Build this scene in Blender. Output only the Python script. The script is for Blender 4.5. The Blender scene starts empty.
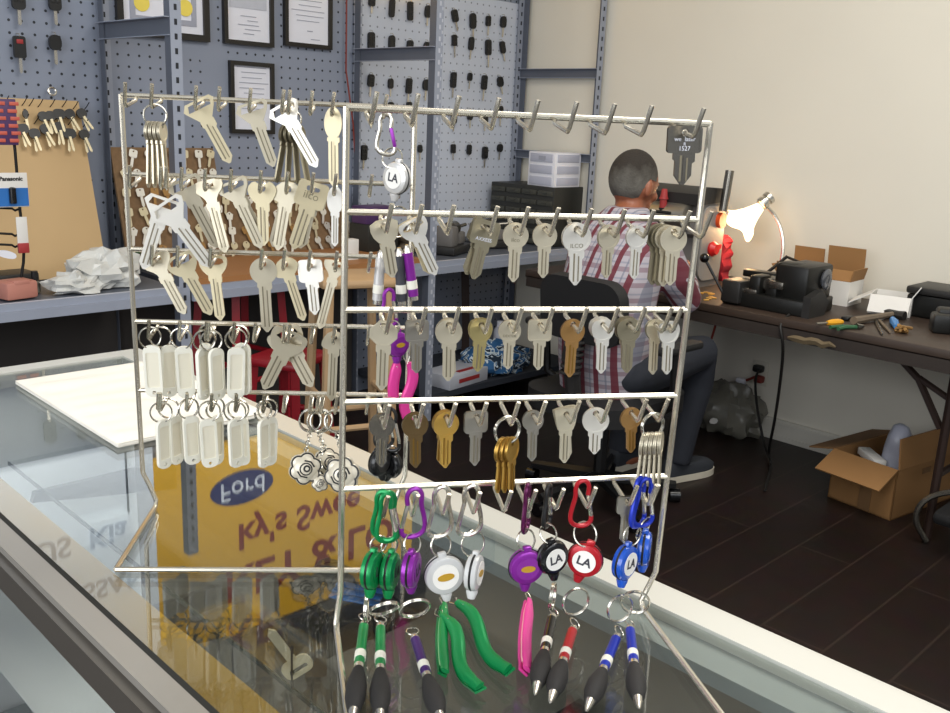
import bpy, bmesh, math, random
from mathutils import Vector, Matrix, noise
from mathutils.geometry import tessellate_polygon
random.seed(7)
COL = bpy.context.scene.collection
PI = math.pi
def V(*a): return Vector(a)
# ------------------------------------------------------------------ camera
CZ = 1.42
F, PIT, ROL, YAW = 933.0, math.radians(14.3), math.radians(2.54), math.radians(45.0)
fw = V(math.sin(YAW)*math.cos(PIT), math.cos(YAW)*math.cos(PIT), -math.sin(PIT))
r0 = V(math.cos(YAW), -math.sin(YAW), 0); u0 = r0.cross(fw)
RR = r0*math.cos(ROL) + u0*math.sin(ROL); UU = RR.cross(fw)
CAM = V(0, 0, CZ)
cd = bpy.data.cameras.new('camera'); cam = bpy.data.objects.new('camera', cd); COL.objects.link(cam)
cam.matrix_world = Matrix(((RR.x, UU.x, -fw.x, 0), (RR.y, UU.y, -fw.y, 0), (RR.z, UU.z, -fw.z, CZ), (0, 0, 0, 1)))
cd.sensor_width = 36; cd.lens = F/950*36; cd.clip_start = .02
bpy.context.scene.camera = cam
def ray(x, y): return fw + RR*((x-475)/F) - UU*((y-356.5)/F)
def proj(P):
    q = P-CAM; c = q.dot(fw); return 475+F*q.dot(RR)/c, 356.5-F*q.dot(UU)/c, c
def onz(x, y, z): d = ray(x, y); return CAM + d*((z-CZ)/d.z)
def ony(x, y, yy): d = ray(x, y); return CAM + d*(yy/d.y)
def onx(x, y, xx): d = ray(x, y); return CAM + d*(xx/d.x)
def atd(x, y, t): return CAM + ray(x, y)*t
# ------------------------------------------------------------------ materials
def srgb(h):
    h = h.lstrip('#'); o = []
    for i in (0, 2, 4):
        c = int(h[i:i+2], 16)/255; o.append(c/12.92 if c <= .04045 else ((c+.055)/1.055)**2.4)
    return (*o, 1)
def newmat(name):
    m = bpy.data.materials.new(name); m.use_nodes = True
    nt = m.node_tree; b = nt.nodes['Principled BSDF']
    return m, nt, b, nt.nodes, nt.links
def mat(name, col, rough=.5, metal=0., var=.08, scale=20., bump=0., trans=0., alpha=1., spec=.5, emit=0., coat=0.):
    m, nt, b, N, L = newmat(name)
    c = srgb(col) if isinstance(col, str) else (*col, 1)
    tc = N.new('ShaderNodeTexCoord'); nz = N.new('ShaderNodeTexNoise'); nz.inputs['Scale'].default_value = scale; nz.inputs['Detail'].default_value = 4
    L.new(tc.outputs['Object'], nz.inputs['Vector'])
    mx = N.new('ShaderNodeMix'); mx.data_type = 'RGBA'
    mx.inputs[6].default_value = tuple(x*(1-var) for x in c[:3])+(1,); mx.inputs[7].default_value = tuple(min(1, x*(1+var)) for x in c[:3])+(1,)
    L.new(nz.outputs['Fac'], mx.inputs[0]); L.new(mx.outputs[2], b.inputs['Base Color'])
    b.inputs['Roughness'].default_value = rough; b.inputs['Metallic'].default_value = metal
    b.inputs['Specular IOR Level'].default_value = spec
    b.inputs['Transmission Weight'].default_value = trans; b.inputs['Alpha'].default_value = alpha
    b.inputs['Coat Weight'].default_value = coat
    if emit: L.new(mx.outputs[2], b.inputs['Emission Color']); b.inputs['Emission Strength'].default_value = emit
    if bump:
        bp = N.new('ShaderNodeBump'); bp.inputs['Strength'].default_value = bump; bp.inputs['Distance'].default_value = .01
        L.new(nz.outputs['Fac'], bp.inputs['Height']); L.new(bp.outputs['Normal'], b.inputs['Normal'])
    return m
def glassmat(name, tint=(.93, .97, .95), fac=1.0, ior=1.5):
    m = bpy.data.materials.new(name); m.use_nodes = True; nt = m.node_tree; N = nt.nodes; L = nt.links
    N.remove(N['Principled BSDF']); out = N['Material Output']
    lw = N.new('ShaderNodeLayerWeight'); lw.inputs['Blend'].default_value = .5
    pw = N.new('ShaderNodeMath'); pw.operation = 'POWER'; pw.inputs[1].default_value = 5; L.new(lw.outputs['Facing'], pw.inputs[0])
    r0_ = ((ior-1)/(ior+1))**2; ma = N.new('ShaderNodeMath'); ma.operation = 'MULTIPLY_ADD'; ma.inputs[1].default_value = 1-r0_; ma.inputs[2].default_value = r0_; L.new(pw.outputs[0], ma.inputs[0])
    mu = N.new('ShaderNodeMath'); mu.operation = 'MULTIPLY'; mu.inputs[1].default_value = fac; mu.use_clamp = True
    t = N.new('ShaderNodeBsdfTransparent'); t.inputs['Color'].default_value = (*tint, 1)
    g = N.new('ShaderNodeBsdfGlossy'); g.inputs['Roughness'].default_value = .01
    mx = N.new('ShaderNodeMixShader')
    L.new(ma.outputs[0], mu.inputs[0]); L.new(mu.outputs[0], mx.inputs[0]); L.new(t.outputs[0], mx.inputs[1]); L.new(g.outputs[0], mx.inputs[2]); L.new(mx.outputs[0], out.inputs['Surface'])
    return m
def pegmat(name, col, hole, sp, r, patch=None):
    m, nt, b, N, L = newmat(name)
    tc = N.new('ShaderNodeTexCoord'); sx = N.new('ShaderNodeSeparateXYZ'); L.new(tc.outputs['Object'], sx.inputs[0])
    def mt(op, a, bb=None):
        n = N.new('ShaderNodeMath'); n.operation = op
        for i, q in enumerate((a, bb)):
            if q is None: continue
            if isinstance(q, (int, float)): n.inputs[i].default_value = q
            else: L.new(q, n.inputs[i])
        return n.outputs[0]
    def cell(o): return mt('SUBTRACT', mt('FRACT', mt('DIVIDE', mt('ADD', o, 50.0), sp)), .5)
    cx, cz = cell(sx.outputs['X']), cell(sx.outputs['Z'])
    d = mt('SQRT', mt('ADD', mt('MULTIPLY', cx, cx), mt('MULTIPLY', cz, cz)))
    h = mt('LESS_THAN', d, r/sp)
    nz = N.new('ShaderNodeTexNoise'); nz.inputs['Scale'].default_value = 2.2; L.new(tc.outputs['Object'], nz.inputs['Vector'])
    if patch: h = mt('MULTIPLY', h, mt('GREATER_THAN', nz.outputs['Fac'], patch))
    nz2 = N.new('ShaderNodeTexNoise'); nz2.inputs['Scale'].default_value = 1.3; L.new(tc.outputs['Object'], nz2.inputs['Vector'])
    mv = N.new('ShaderNodeMix'); mv.data_type = 'RGBA'; c = srgb(col)
    mv.inputs[6].default_value = tuple(x*.9 for x in c[:3])+(1,); mv.inputs[7].default_value = tuple(min(1, x*1.1) for x in c[:3])+(1,); L.new(nz2.outputs['Fac'], mv.inputs[0])
    mx = N.new('ShaderNodeMix'); mx.data_type = 'RGBA'; L.new(h, mx.inputs[0]); L.new(mv.outputs[2], mx.inputs[6]); mx.inputs[7].default_value = srgb(hole)
    L.new(mx.outputs[2], b.inputs['Base Color']); b.inputs['Roughness'].default_value = .6
    return m
M = {}
def defm(n, *a, **k): M[n] = mat(n, *a, **k)
defm('nickel', '#cbc2ab', .36, .62, .06); defm('nickel_dark', '#989079', .36, .75, .06); defm('bright', '#e8e4da', .3, .6, .04)
defm('cream', '#cfc3a2', .42, .5, .05); defm('steel', '#9b968c', .36, .8, .06); defm('steel_dark', '#77736b', .25, .9, .06)
defm('brass', '#c8a050', .32, .8, .06); defm('brass_pale', '#b5a672', .35, .75, .06); defm('bronze', '#a07a48', .4, .6, .06); defm('bronze_dark', '#6f5a3a', .4, .7, .06)
defm('groove', '#857c68', .45, .6); defm('groove_gold', '#80601f', .5, .6); defm('chrome', '#d4cfc4', .22, .9, .03); defm('wire', '#cfc8b8', .27, .85, .04); defm('ring', '#c8c4b8', .2, .95, .03)
defm('tag', '#e9e6d8', .45, 0, .03); defm('paper_tag', '#e2dcc8', .7, 0, .04); defm('white', '#ece9e2', .6, 0, .03)
defm('green', '#0b8a4a', .28, .35, .08); defm('green_light', '#a8d8a0', .4, 0, .05); defm('purple', '#8a2a9c', .28, .4, .06); defm('purple_dark', '#43206a', .3, .3, .06)
defm('plum', '#5a1848', .25, .5, .06); defm('red', '#b01824', .3, .2, .06); defm('blue', '#1c34b0', .28, .35, .06); defm('blue_plastic', '#1550b8', .2, 0, .08, coat=.5)
defm('black_grip', '#232120', .75, 0, .1); defm('black', '#141414', .4, 0, .1); defm('black_gloss', '#0d0d0f', .2, 0, .1); defm('pink', '#d83a90', .35, .15, .08); defm('pink_light', '#eec0bc', .4, 0)
defm('silver_plastic', '#d5d3d0', .25, .3, .05); defm('gold_print', '#c59a2c', .4, .3); defm('ink', '#3a3a40', .6); defm('clear', '#dcdcda', .12, 0, .05, alpha=.75)
defm('rose_white', '#d8d0bd', .35, .2, .05); defm('rack_tip', '#b8b2a6', .28, .9)
defm('wall_cream', '#d9d4c6', .8, 0, .03, 2.5, .02); defm('ceiling', '#d8d8d4', .9, 0, .02); defm('base', '#cfcbc0', .5, 0, .02)
defm('shelf_steel', '#949aa8', .5, .1, .07, 8); defm('shelf_dark', '#5d626d', .45, .2, .08, 8); defm('slot', '#1b1e24', .7)
defm('dark_panel', '#3a3633', .8, 0, .2, 3); defm('frame_black', '#17130f', .35); defm('paper', '#dfe0e8', .7, 0, .03, 6); defm('paper_grey', '#b9bcc6', .7); defm('print_grey', '#9da0ad', .7); defm('gold', '#e8d25a', .5)
defm('board_wood', '#c2a273', .6, 0, .08, 3); defm('board_brown', '#7a5f42', .85, 0, .4, 45); defm('plank', '#9a6a3e', .6, 0, .15, 5); defm('stick_wood', '#a58763', .65, 0, .15, 9)
defm('bag', '#c9c9c4', .35, 0, .12, 12, .4); defm('bag_clear', '#78756a', .3, 0, .2, 9, .5, alpha=.8); defm('red_plastic', '#8c1420', .4, 0, .08); defm('rag_red', '#a02030', .8, 0, .25, 40)
defm('drawer_dark', '#272723', .5, 0, .08); defm('drawer_face', '#3d3d36', .5, 0, .1); defm('drawer_white', '#e4e4ea', .4, 0, .03); defm('drawer_clear', '#b6b8c6', .3, 0, .05)
defm('plate_grey', '#8d8a86', .5, .0, .04, 6); defm('machine_grey', '#6f6c69', .5, .0, .06, 6); defm('machine_dark', '#2c2b2a', .45, .2, .12, 12); defm('machine_black', '#191917', .4, .25, .2, 20); defm('lens', '#70737a', .15, .6)
defm('orange', '#e0521c', .4, 0, .06); defm('knob_red', '#d81c1c', .35); defm('bench', '#3b2f27', .45, 0, .25, 9, .1); defm('bench_edge', '#2e2621', .55, 0, .3, 12); defm('bench_chip', '#64563f', .8, 0, .2, 30)
defm('cardboard', '#936b3f', .8, 0, .07, 7); defm('cardboard_dark', '#7a5a38', .85, 0, .08, 7); defm('card_white', '#d9d6d0', .7, 0, .04); defm('yellow_tool', '#e0a020', .4); defm('tool_wood', '#6e604f', .7, 0, .2, 25); defm('tool_blue', '#3a80c0', .4); defm('tool_green', '#2c5a3a', .5)
defm('chair_black', '#131314', .7, 0, .15, 30); defm('jeans', '#23262e', .85, 0, .15, 30); defm('skin', '#8a5238', .5, 0, .08, 14); defm('hair', '#2c2721', .9, 0, .35, 60, .5); defm('hair_grey', '#6b6a68', .9, 0, .25, 60, .5); defm('shoe', '#2c2f34', .8); defm('shoe_sole', '#c8c0ae', .6)
defm('alu', '#c9c8c0', .38, .35, .03, 6); defm('alu_front', '#98938b', .42, .35, .05, 6); defm('alu_dark', '#5c5750', .4, .4, .05, 6); defm('gasket', '#0f100c', .7); defm('case_white', '#eceff0', .6, 0, .05, 4); defm('liner', '#d8dcdc', .7, 0, .03, 4); defm('reflection_yellow', '#94742a', .7, 0, .15, 5); defm('case_dark', '#6a645a', .6, 0, .12, 3); defm('case_grey', '#8d9494', .6, 0, .05); defm('bracket', '#34373c', .5, .1); defm('foam', '#e6e1d6', .8, 0, .05, 8, .25)
defm('cord', '#15120f', .6); defm('cord_red', '#7a2c20', .6); defm('outlet', '#cfcabb', .5); defm('brown_leg', '#33241e', .5, .2); defm('cloth_dark', '#2a2e38', .8, 0, .2, 10); defm('text_red', '#a03030', .6); defm('plant', '#3f5c3a', .7, 0, .3, 20); defm('brass_chip', '#d8a850', .5, .3, .2, 40)
defm('pack_blue', '#2a6ab0', .4, 0, .3, 6); defm('pack_purple', '#4a2f5a', .5); defm('pack_orange', '#c05a4a', .5); defm('wire_black', '#141210', .5, .4); defm('pinkish', '#b5796a', .6)
M['sign_yellow'] = mat('sign_yellow', '#c79a2c', .5, emit=2.0, var=.05, scale=1.5); M['sign_white'] = mat('sign_white', '#dfe8f0', .5, emit=1.35, var=.03, scale=1.5)
M['sign_red'] = mat('sign_red', '#8a1a20', .5, emit=1.0); M['sign_blue'] = mat('sign_blue', '#1c2c78', .5, emit=.7); M['sign_grey'] = mat('sign_grey', '#8c96a4', .5, emit=2.2)
M['glass'] = glassmat('glass', (.97, .98, .975)); M['glass_edge'] = mat('glass_edge', '#2a3330', .15, 0, .05); M['top_glass'] = glassmat('top_glass', (.93, .945, .93), 1.3, 1.55)
M['lamp_glow'] = mat('lamp_glow', '#ffe2b8', .5, emit=2.6, var=.02)
M['peg_blue'] = pegmat('peg_blue', '#868d9c', '#23262d', .0447, .0052, .42); M['peg_pale'] = pegmat('peg_pale', '#c0c6d2', '#7d828c', .0447, .0048)
def floor_mat():
    m, nt, b, N, L = newmat('floor_planks')
    tc = N.new('ShaderNodeTexCoord'); mp = N.new('ShaderNodeMapping'); L.new(tc.outputs['Object'], mp.inputs[0]); mp.inputs['Rotation'].default_value[2] = 0
    br = N.new('ShaderNodeTexBrick'); L.new(mp.outputs[0], br.inputs['Vector']); br.inputs['Scale'].default_value = 1
    br.inputs['Brick Width'].default_value = 1.2; br.inputs['Row Height'].default_value = .19; br.inputs['Mortar Size'].default_value = .004
    br.inputs['Color1'].default_value = srgb('#231a18'); br.inputs['Color2'].default_value = srgb('#2a1e1b'); br.inputs['Mortar'].default_value = srgb('#382c27')
    nz = N.new('ShaderNodeTexNoise'); nz.inputs['Scale'].default_value = 12; L.new(mp.outputs[0], nz.inputs['Vector'])
    mx = N.new('ShaderNodeMix'); mx.data_type = 'RGBA'; mx.blend_type = 'MULTIPLY'; mx.inputs[0].default_value = .5
    L.new(br.outputs['Color'], mx.inputs[6]); L.new(nz.outputs['Color'], mx.inputs[7]); L.new(mx.outputs[2], b.inputs['Base Color'])
    b.inputs['Roughness'].default_value = .42; b.inputs['Specular IOR Level'].default_value = .3
    return m
M['floor'] = floor_mat()
def plaid():
    m, nt, b, N, L = newmat('plaid_shirt')
    tc = N.new('ShaderNodeTexCoord'); sx = N.new('ShaderNodeSeparateXYZ'); L.new(tc.outputs['Object'], sx.inputs[0])
    def mt(op, a, bb=None):
        n = N.new('ShaderNodeMath'); n.operation = op
        for i, q in enumerate((a, bb)):
            if q is None: continue
            if isinstance(q, (int, float)): n.inputs[i].default_value = q
            else: L.new(q, n.inputs[i])
        return n.outputs[0]
    def stripe(o, per, w, ph=0.): per *= .86; return mt('LESS_THAN', mt('ABSOLUTE', mt('SUBTRACT', mt('FRACT', mt('DIVIDE', mt('ADD', o, 20+ph), per)), .5)), w)
    hx = mt('ADD', sx.outputs['Y'], mt('MULTIPLY', sx.outputs['X'], .15))
    a = stripe(hx, .062, .16); a2 = stripe(hx, .062, .05, .031); z1 = stripe(sx.outputs['Z'], .062, .16); z2 = stripe(sx.outputs['Z'], .062, .06, .031)
    def mixc(f, c1, c2, k=1.):
        n = N.new('ShaderNodeMix'); n.data_type = 'RGBA'
        L.new(mt('MULTIPLY', f, k), n.inputs[0])
        if isinstance(c1, tuple): n.inputs[6].default_value = c1
        else: L.new(c1, n.inputs[6])
        n.inputs[7].default_value = c2
        return n.outputs[2]
    c = mixc(z1, srgb('#a29ca2'), srgb('#6e4c58'), .6); c = mixc(z2, c, srgb('#6d7384'), .5); c = mixc(a2, c, srgb('#5d6474'), .6); c = mixc(a, c, srgb('#5e1a28'), .95)
    L.new(c, b.inputs['Base Color']); b.inputs['Roughness'].default_value = .85
    return m
M['plaid'] = plaid()
def hairmat(z0):
    m, nt, b, N, L = newmat('greying_hair'); tc = N.new('ShaderNodeTexCoord'); sx = N.new('ShaderNodeSeparateXYZ'); L.new(tc.outputs['Object'], sx.inputs[0])
    nz = N.new('ShaderNodeTexNoise'); nz.inputs['Scale'].default_value = 28; nz.inputs['Detail'].default_value = 6; L.new(tc.outputs['Object'], nz.inputs['Vector'])
    ad = N.new('ShaderNodeMath'); ad.operation = 'MULTIPLY_ADD'; ad.inputs[1].default_value = .09; L.new(nz.outputs['Fac'], ad.inputs[0]); L.new(sx.outputs['Z'], ad.inputs[2])
    mr = N.new('ShaderNodeMapRange'); mr.inputs[1].default_value = z0+.02; mr.inputs[2].default_value = z0+.17; L.new(ad.outputs[0], mr.inputs[0])
    r = N.new('ShaderNodeValToRGB'); r.color_ramp.elements[0].color = srgb('#3a3632'); r.color_ramp.elements[1].color = srgb('#2a241e'); e = r.color_ramp.elements.new(.45); e.color = srgb('#625f58'); L.new(mr.outputs[0], r.inputs[0]); L.new(r.outputs[0], b.inputs['Base Color'])
    bp = N.new('ShaderNodeBump'); bp.inputs['Strength'].default_value = .5; bp.inputs['Distance'].default_value = .006; n2 = N.new('ShaderNodeTexNoise'); n2.inputs['Scale'].default_value = 160; L.new(tc.outputs['Object'], n2.inputs['Vector']); L.new(n2.outputs['Fac'], bp.inputs['Height']); L.new(bp.outputs['Normal'], b.inputs['Normal']); b.inputs['Roughness'].default_value = .9
    return m
def weave(name, c1, c2, sc):
    m, nt, b, N, L = newmat(name); tc = N.new('ShaderNodeTexCoord'); v = N.new('ShaderNodeTexNoise'); v.inputs['Scale'].default_value = sc; v.inputs['Detail'].default_value = 1.5; v.inputs['Distortion'].default_value = 1.5
    L.new(tc.outputs['Object'], v.inputs['Vector']); r = N.new('ShaderNodeValToRGB'); r.color_ramp.interpolation = 'CONSTANT'
    r.color_ramp.elements[0].color = srgb(c1); r.color_ramp.elements[1].position = .5; r.color_ramp.elements[1].color = srgb(c2)
    e = r.color_ramp.elements.new(.58); e.color = srgb('#10263a')
    L.new(v.outputs['Fac'], r.inputs[0]); L.new(r.outputs[0], b.inputs['Base Color']); b.inputs['Roughness'].default_value = .8
    return m
M['bag_pattern'] = weave('bag_pattern', '#2b5f90', '#c8d4da', 16)
# ------------------------------------------------------------------ mesh helpers
class MB:
    def __init__(s): s.v = []; s.f = []; s.m = []
    def add(s, vs, fs, mi=0, X=None):
        o = len(s.v); s.v += [(X @ Vector(p)) if X is not None else Vector(p) for p in vs]
        s.f += [[i+o for i in f] for f in fs]; s.m += [mi]*len(fs); return s
    def box(s, c, d, mi=0, X=None, taper=1.):
        a, b, e = d[0]/2, d[1]/2, d[2]/2; t = taper
        vs = [(-a, -b, -e), (a, -b, -e), (a, b, -e), (-a, b, -e), (-a*t, -b*t, e), (a*t, -b*t, e), (a*t, b*t, e), (-a*t, b*t, e)]
        vs = [Vector(p)+Vector(c) for p in vs]
        return s.add(vs, [(0, 3, 2, 1), (4, 5, 6, 7), (0, 1, 5, 4), (1, 2, 6, 5), (2, 3, 7, 6), (3, 0, 4, 7)], mi, X)
    def rbox(s, c, d, r, mi=0, X=None, seg=2):
        bm = bmesh.new(); bmesh.ops.create_cube(bm, size=1, matrix=Matrix.Translation(Vector(c)) @ Matrix.Diagonal((*d, 1)))
        bmesh.ops.bevel(bm, geom=bm.edges[:], offset=min(r, min(d)*.48), segments=seg, affect='EDGES', profile=.5)
        bm.verts.index_update(); vs = [v.co.copy() for v in bm.verts]; fs = [[v.index for v in f.verts] for f in bm.faces]; bm.free()
        return s.add(vs, fs, mi, X)
    def poly(s, outer, holes=(), t=.002, mi=0, X=None, y0=None):     # outline in local XZ, thickness along Y
        loops = [[Vector((p[0], 0, p[1])) for p in outer]]+[[Vector((p[0], 0, p[1])) for p in h] for h in holes]
        flat = [p for l in loops for p in l]; tri = tessellate_polygon([[Vector((p.x, p.z, 0)) for p in l] for l in loops])
        a = -t/2 if y0 is None else y0; b = a+t; n = len(flat)
        vs = [(p.x, a, p.z) for p in flat]+[(p.x, b, p.z) for p in flat]; fs = []
        for q in tri:
            A, B, C = (flat[i] for i in q); cr = (B.x-A.x)*(C.z-A.z)-(B.z-A.z)*(C.x-A.x)
            q = tuple(q) if cr > 0 else tuple(reversed(q))
            fs.append(q); fs.append(tuple(i+n for i in reversed(q)))
        o = 0
        for l in loops:
            k = len(l)
            for i in range(k): j = (i+1) % k; fs.append((o+i, o+j, o+j+n, o+i+n))
            o += k
        return s.add(vs, fs, mi, X)
    def tube(s, pts, r, mi=0, X=None, n=8, closed=False, cap=True, sx=1.):
        P = [Vector(p) for p in pts]; k = len(P); rs = r if isinstance(r, (list, tuple)) else [r]*k
        T = []
        for i in range(k):
            a = P[(i-1) % k] if (closed or i) else P[i]; b = P[(i+1) % k] if (closed or i < k-1) else P[i]
            T.append((b-a).normalized())
        up = Vector((0, 0, 1)) if abs(T[0].z) < .9 else Vector((1, 0, 0)); nrm = (up-T[0]*up.dot(T[0])).normalized(); vs = []; fs = []
        for i in range(k):
            nrm = nrm-T[i]*nrm.dot(T[i]); nrm = nrm.normalized() if nrm.length > 1e-6 else T[i].orthogonal().normalized()
            bn = T[i].cross(nrm)
            for j in range(n): a = 2*PI*j/n; vs.append(P[i]+(nrm*math.cos(a)+bn*math.sin(a)*sx)*rs[i])
        for i in range(k if closed else k-1):
            for j in range(n): fs.append((i*n+j, i*n+(j+1) % n, ((i+1) % k)*n+(j+1) % n, ((i+1) % k)*n+j))
        if cap and not closed: fs.append(tuple(reversed(range(n)))); fs.append(tuple(range((k-1)*n, k*n)))
        return s.add(vs, fs, mi, X)
    def lathe(s, prof, mi=0, X=None, n=16):                       # profile (r, z) about local Z
        vs = []; fs = []; k = len(prof)
        for r, z in prof:
            for j in range(n): a = 2*PI*j/n; vs.append((r*math.cos(a), r*math.sin(a), z))
        for i in range(k-1):
            for j in range(n): fs.append((i*n+j, i*n+(j+1) % n, (i+1)*n+(j+1) % n, (i+1)*n+j))
        fs.append(tuple(reversed(range(n)))); fs.append(tuple(range((k-1)*n, k*n)))
        return s.add(vs, fs, mi, X)
    def ball(s, c, r, mi=0, X=None, n=12, sc=(1, 1, 1)):
        prof = [(math.sin(PI*i/n), -math.cos(PI*i/n)) for i in range(n+1)]; m = MB(); m.lathe([(max(a, 1e-4), b) for a, b in prof], n=n*2)
        return s.add([Vector((p.x*r*sc[0], p.y*r*sc[1], p.z*r*sc[2]))+Vector(c) for p in m.v], m.f, mi, X)
    def ringo(s, c, R, r, mi=0, X=None, n=28, axis='Y', m=7):
        pts = []
        for i in range(n):
            a = 2*PI*i/n; u, w = R*math.cos(a), R*math.sin(a)
            pts.append(Vector(c)+(Vector((u, 0, w)) if axis == 'Y' else Vector((0, u, w)) if axis == 'X' else Vector((u, w, 0))))
        return s.tube(pts, r, mi, X, m, True)
def obj(name, mb, mats, parent=None, X=None, smooth=True):
    me = bpy.data.meshes.new(name); me.from_pydata([tuple(p) for p in mb.v], [], [tuple(f) for f in mb.f])
    if not isinstance(mats, (list, tuple)): mats = [mats]
    for m in mats: me.materials.append(M[m] if isinstance(m, str) else m)
    me.polygons.foreach_set('material_index', mb.m)
    if smooth:
        me.polygons.foreach_set('use_smooth', [True]*len(me.polygons)); me.set_sharp_from_angle(angle=math.radians(38))
    me.update(); o = bpy.data.objects.new(name, me); COL.objects.link(o)
    if parent is not None: o.parent = parent
    if X is not None: o.matrix_local = X
    return o
def tag(o, label, cat, group=None):
    o['label'] = label; o['category'] = cat
    if group: o['group'] = group
    return o
def thing(name, label, cat, X=None, group=None):
    o = bpy.data.objects.new(name, None); o.empty_display_size = .02; COL.objects.link(o)
    if X is not None: o.matrix_world = X
    return tag(o, label, cat, group)
def struct(name, mb, mats, parent=None):
    o = obj(name, mb, mats, parent, smooth=False)
    if parent is None: o['kind'] = 'structure'
    return o
def T(p, rz=0, rx=0, ry=0): return Matrix.Translation(Vector(p)) @ Matrix.Rotation(rz, 4, 'Z') @ Matrix.Rotation(ry, 4, 'Y') @ Matrix.Rotation(rx, 4, 'X')
def axes(o, x, y, z):
    X = Matrix.Identity(4)
    for i, a in enumerate((x, y, z)):
        for k in range(3): X[k][i] = a[k]
    return Matrix.Translation(Vector(o)) @ X
def along(a, b, up=(0, 0, 1)):           # local -Z runs from a to b
    z = (Vector(a)-Vector(b)).normalized(); u = Vector(up); x = u.cross(z)
    if x.length < 1e-4: x = Vector((1, 0, 0))
    x.normalize(); return axes(a, x, z.cross(x), z)
def text(name, s, size, m, parent, X, depth=.0004, align='CENTER', bold=0.):
    cu = bpy.data.curves.new(name, 'FONT'); cu.body = s; cu.size = size; cu.extrude = depth; cu.align_x = align; cu.align_y = 'CENTER'; cu.offset = bold; cu.resolution_u = 3
    tmp = bpy.data.objects.new(name+'_tmp', cu); COL.objects.link(tmp)
    me = bpy.data.meshes.new_from_object(tmp.evaluated_get(bpy.context.evaluated_depsgraph_get())); bpy.data.objects.remove(tmp); me.name = name
    me.materials.clear(); me.materials.append(M[m]); o = bpy.data.objects.new(name, me); COL.objects.link(o); o.parent = parent; o.matrix_local = X; return o
TXT = Matrix.Rotation(PI/2, 4, 'X')       # text upright in local XZ, facing -Y
def circ(r, n=20, cx=0, cz=0, sx=1., sz=1.): return [(cx+r*sx*math.cos(2*PI*i/n), cz+r*sz*math.sin(2*PI*i/n)) for i in range(n)]
def rrect(x0, z0, x1, z1, r, n=4):
    o = []
    for cx, cz, a in ((x1-r, z1-r, 0), (x0+r, z1-r, 90), (x0+r, z0+r, 180), (x1-r, z0+r, 270)):
        for i in range(n+1): t = math.radians(a+90*i/n); o.append((cx+r*math.cos(t), cz+r*math.sin(t)))
    return o
def smoothp(pts, it=2, closed=True):
    for _ in range(it):
        q = []
        for i in range(len(pts)):
            a = pts[i]; b = pts[(i+1) % len(pts)]
            if not closed and i == len(pts)-1: break
            q += [tuple(a[k]*.75+b[k]*.25 for k in range(len(a))), tuple(a[k]*.25+b[k]*.75 for k in range(len(a)))]
        pts = q if closed else [pts[0]]+q+[pts[-1]]
    return pts
ORD = ['first', 'second', 'third', 'fourth', 'fifth', 'sixth', 'seventh', 'eighth', 'ninth', 'tenth', 'eleventh', 'twelfth', 'thirteenth', 'fourteenth', 'fifteenth', 'sixteenth']
# ================================================================== ROOM
YB, XR, ZT = 3.775, 4.034, 3.25
def onpl(px, py, P, n):
    d = ray(px, py); return CAM + d*((Vector(P)-CAM).dot(n)/d.dot(n))
m = MB().box((.5, .4, -.05), (7.4, 7.2, .1)); struct('floor', m, 'floor')
m = MB().box((.5, .4, ZT+.05), (7.4, 7.2, .1)); struct('ceiling', m, 'ceiling')
m = MB().box((.5, YB+.05, ZT/2), (7.4, .1, ZT)); struct('wall_back', m, 'peg_blue')
m = MB().box((XR+.05, .35, ZT/2), (.1, 6.95, ZT)); struct('wall_right', m, 'wall_cream')
m = MB().box((XR-.008, .35, .049), (.016, 6.85, .098)); m.box((XR-.012, .35, .012), (.024, 6.85, .024)); m.box((XR-.011, .35, .08), (.022, 6.85, .012)); struct('baseboard_right', m, 'base')
# pale pegboard in the right bay, with a red cord beside it
zt = ony(518, 4, YB-.01).z
m = MB().box((3.435, YB-.008, (.777+zt)/2), (1.15, .012, zt-.777)); o = obj('pegboard', m, 'peg_pale', smooth=False)
tag(o, 'pale grey pegboard covered with black car keys in the corner', 'pegboard')
a, b = ony(346, 70, 3.74), ony(356, 175, 3.74)
m = MB().tube([a+V(0, 0, .5), a+V(0, 0, .2), a, a*.5+b*.5+V(.012, 0, 0), b, b-V(0, 0, .25)], .004); tag(obj('hanging_string', m, 'cord_red'), 'thin red cord hanging along the left edge of the pale pegboard', 'cord')
# ------------------------------------------------------------------ shelving
sh = thing('shelving_unit', 'blue-grey slotted steel shelving standing along the blue pegboard wall', 'shelving', T((2.84, 3.45, 0)))
def sobj(n, mb, ms, par=sh):
    mb.v = [p-V(2.84, 3.45, 0) for p in mb.v]; return obj(n, mb, ms, par, smooth=False)
PX = (1.615, 2.845, 4.01)
for i, x in enumerate((.40,)+PX):
    for j, y in enumerate((3.17, 3.745)):
        m = MB(); sg = -1 if i == 3 else 1
        m.box((x+.02*sg, y, 1.1), (.042, .003, 2.2)); m.box((x, y+.02*(1-2*j), 1.1), (.003, .042, 2.2), 1)
        if i:
            z = .05
            while z < 2.15:
                m.rbox((x+.02*sg, y-.002, z), (.011, .002, .02), .004, 2 if i != 2 else 3, seg=1); z += .0485
                if i == 2: m.rbox((x+.034*sg, y-.002, z-.02), (.007, .002, .014), .003, 3, seg=1)
        sobj('post', m, ['shelf_steel', 'shelf_dark', 'slot', 'paper_grey'])
bars = [(PX[0]+.004, ony(97, 31, 3.745).z, .062), (PX[1]+.004, ony(352, 55, 3.745).z, .058), (PX[2]-.006, ony(524, 74, 3.745).z, .05), (PX[2]-.006, ony(516, 153, 3.745).z, .045)]
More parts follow.
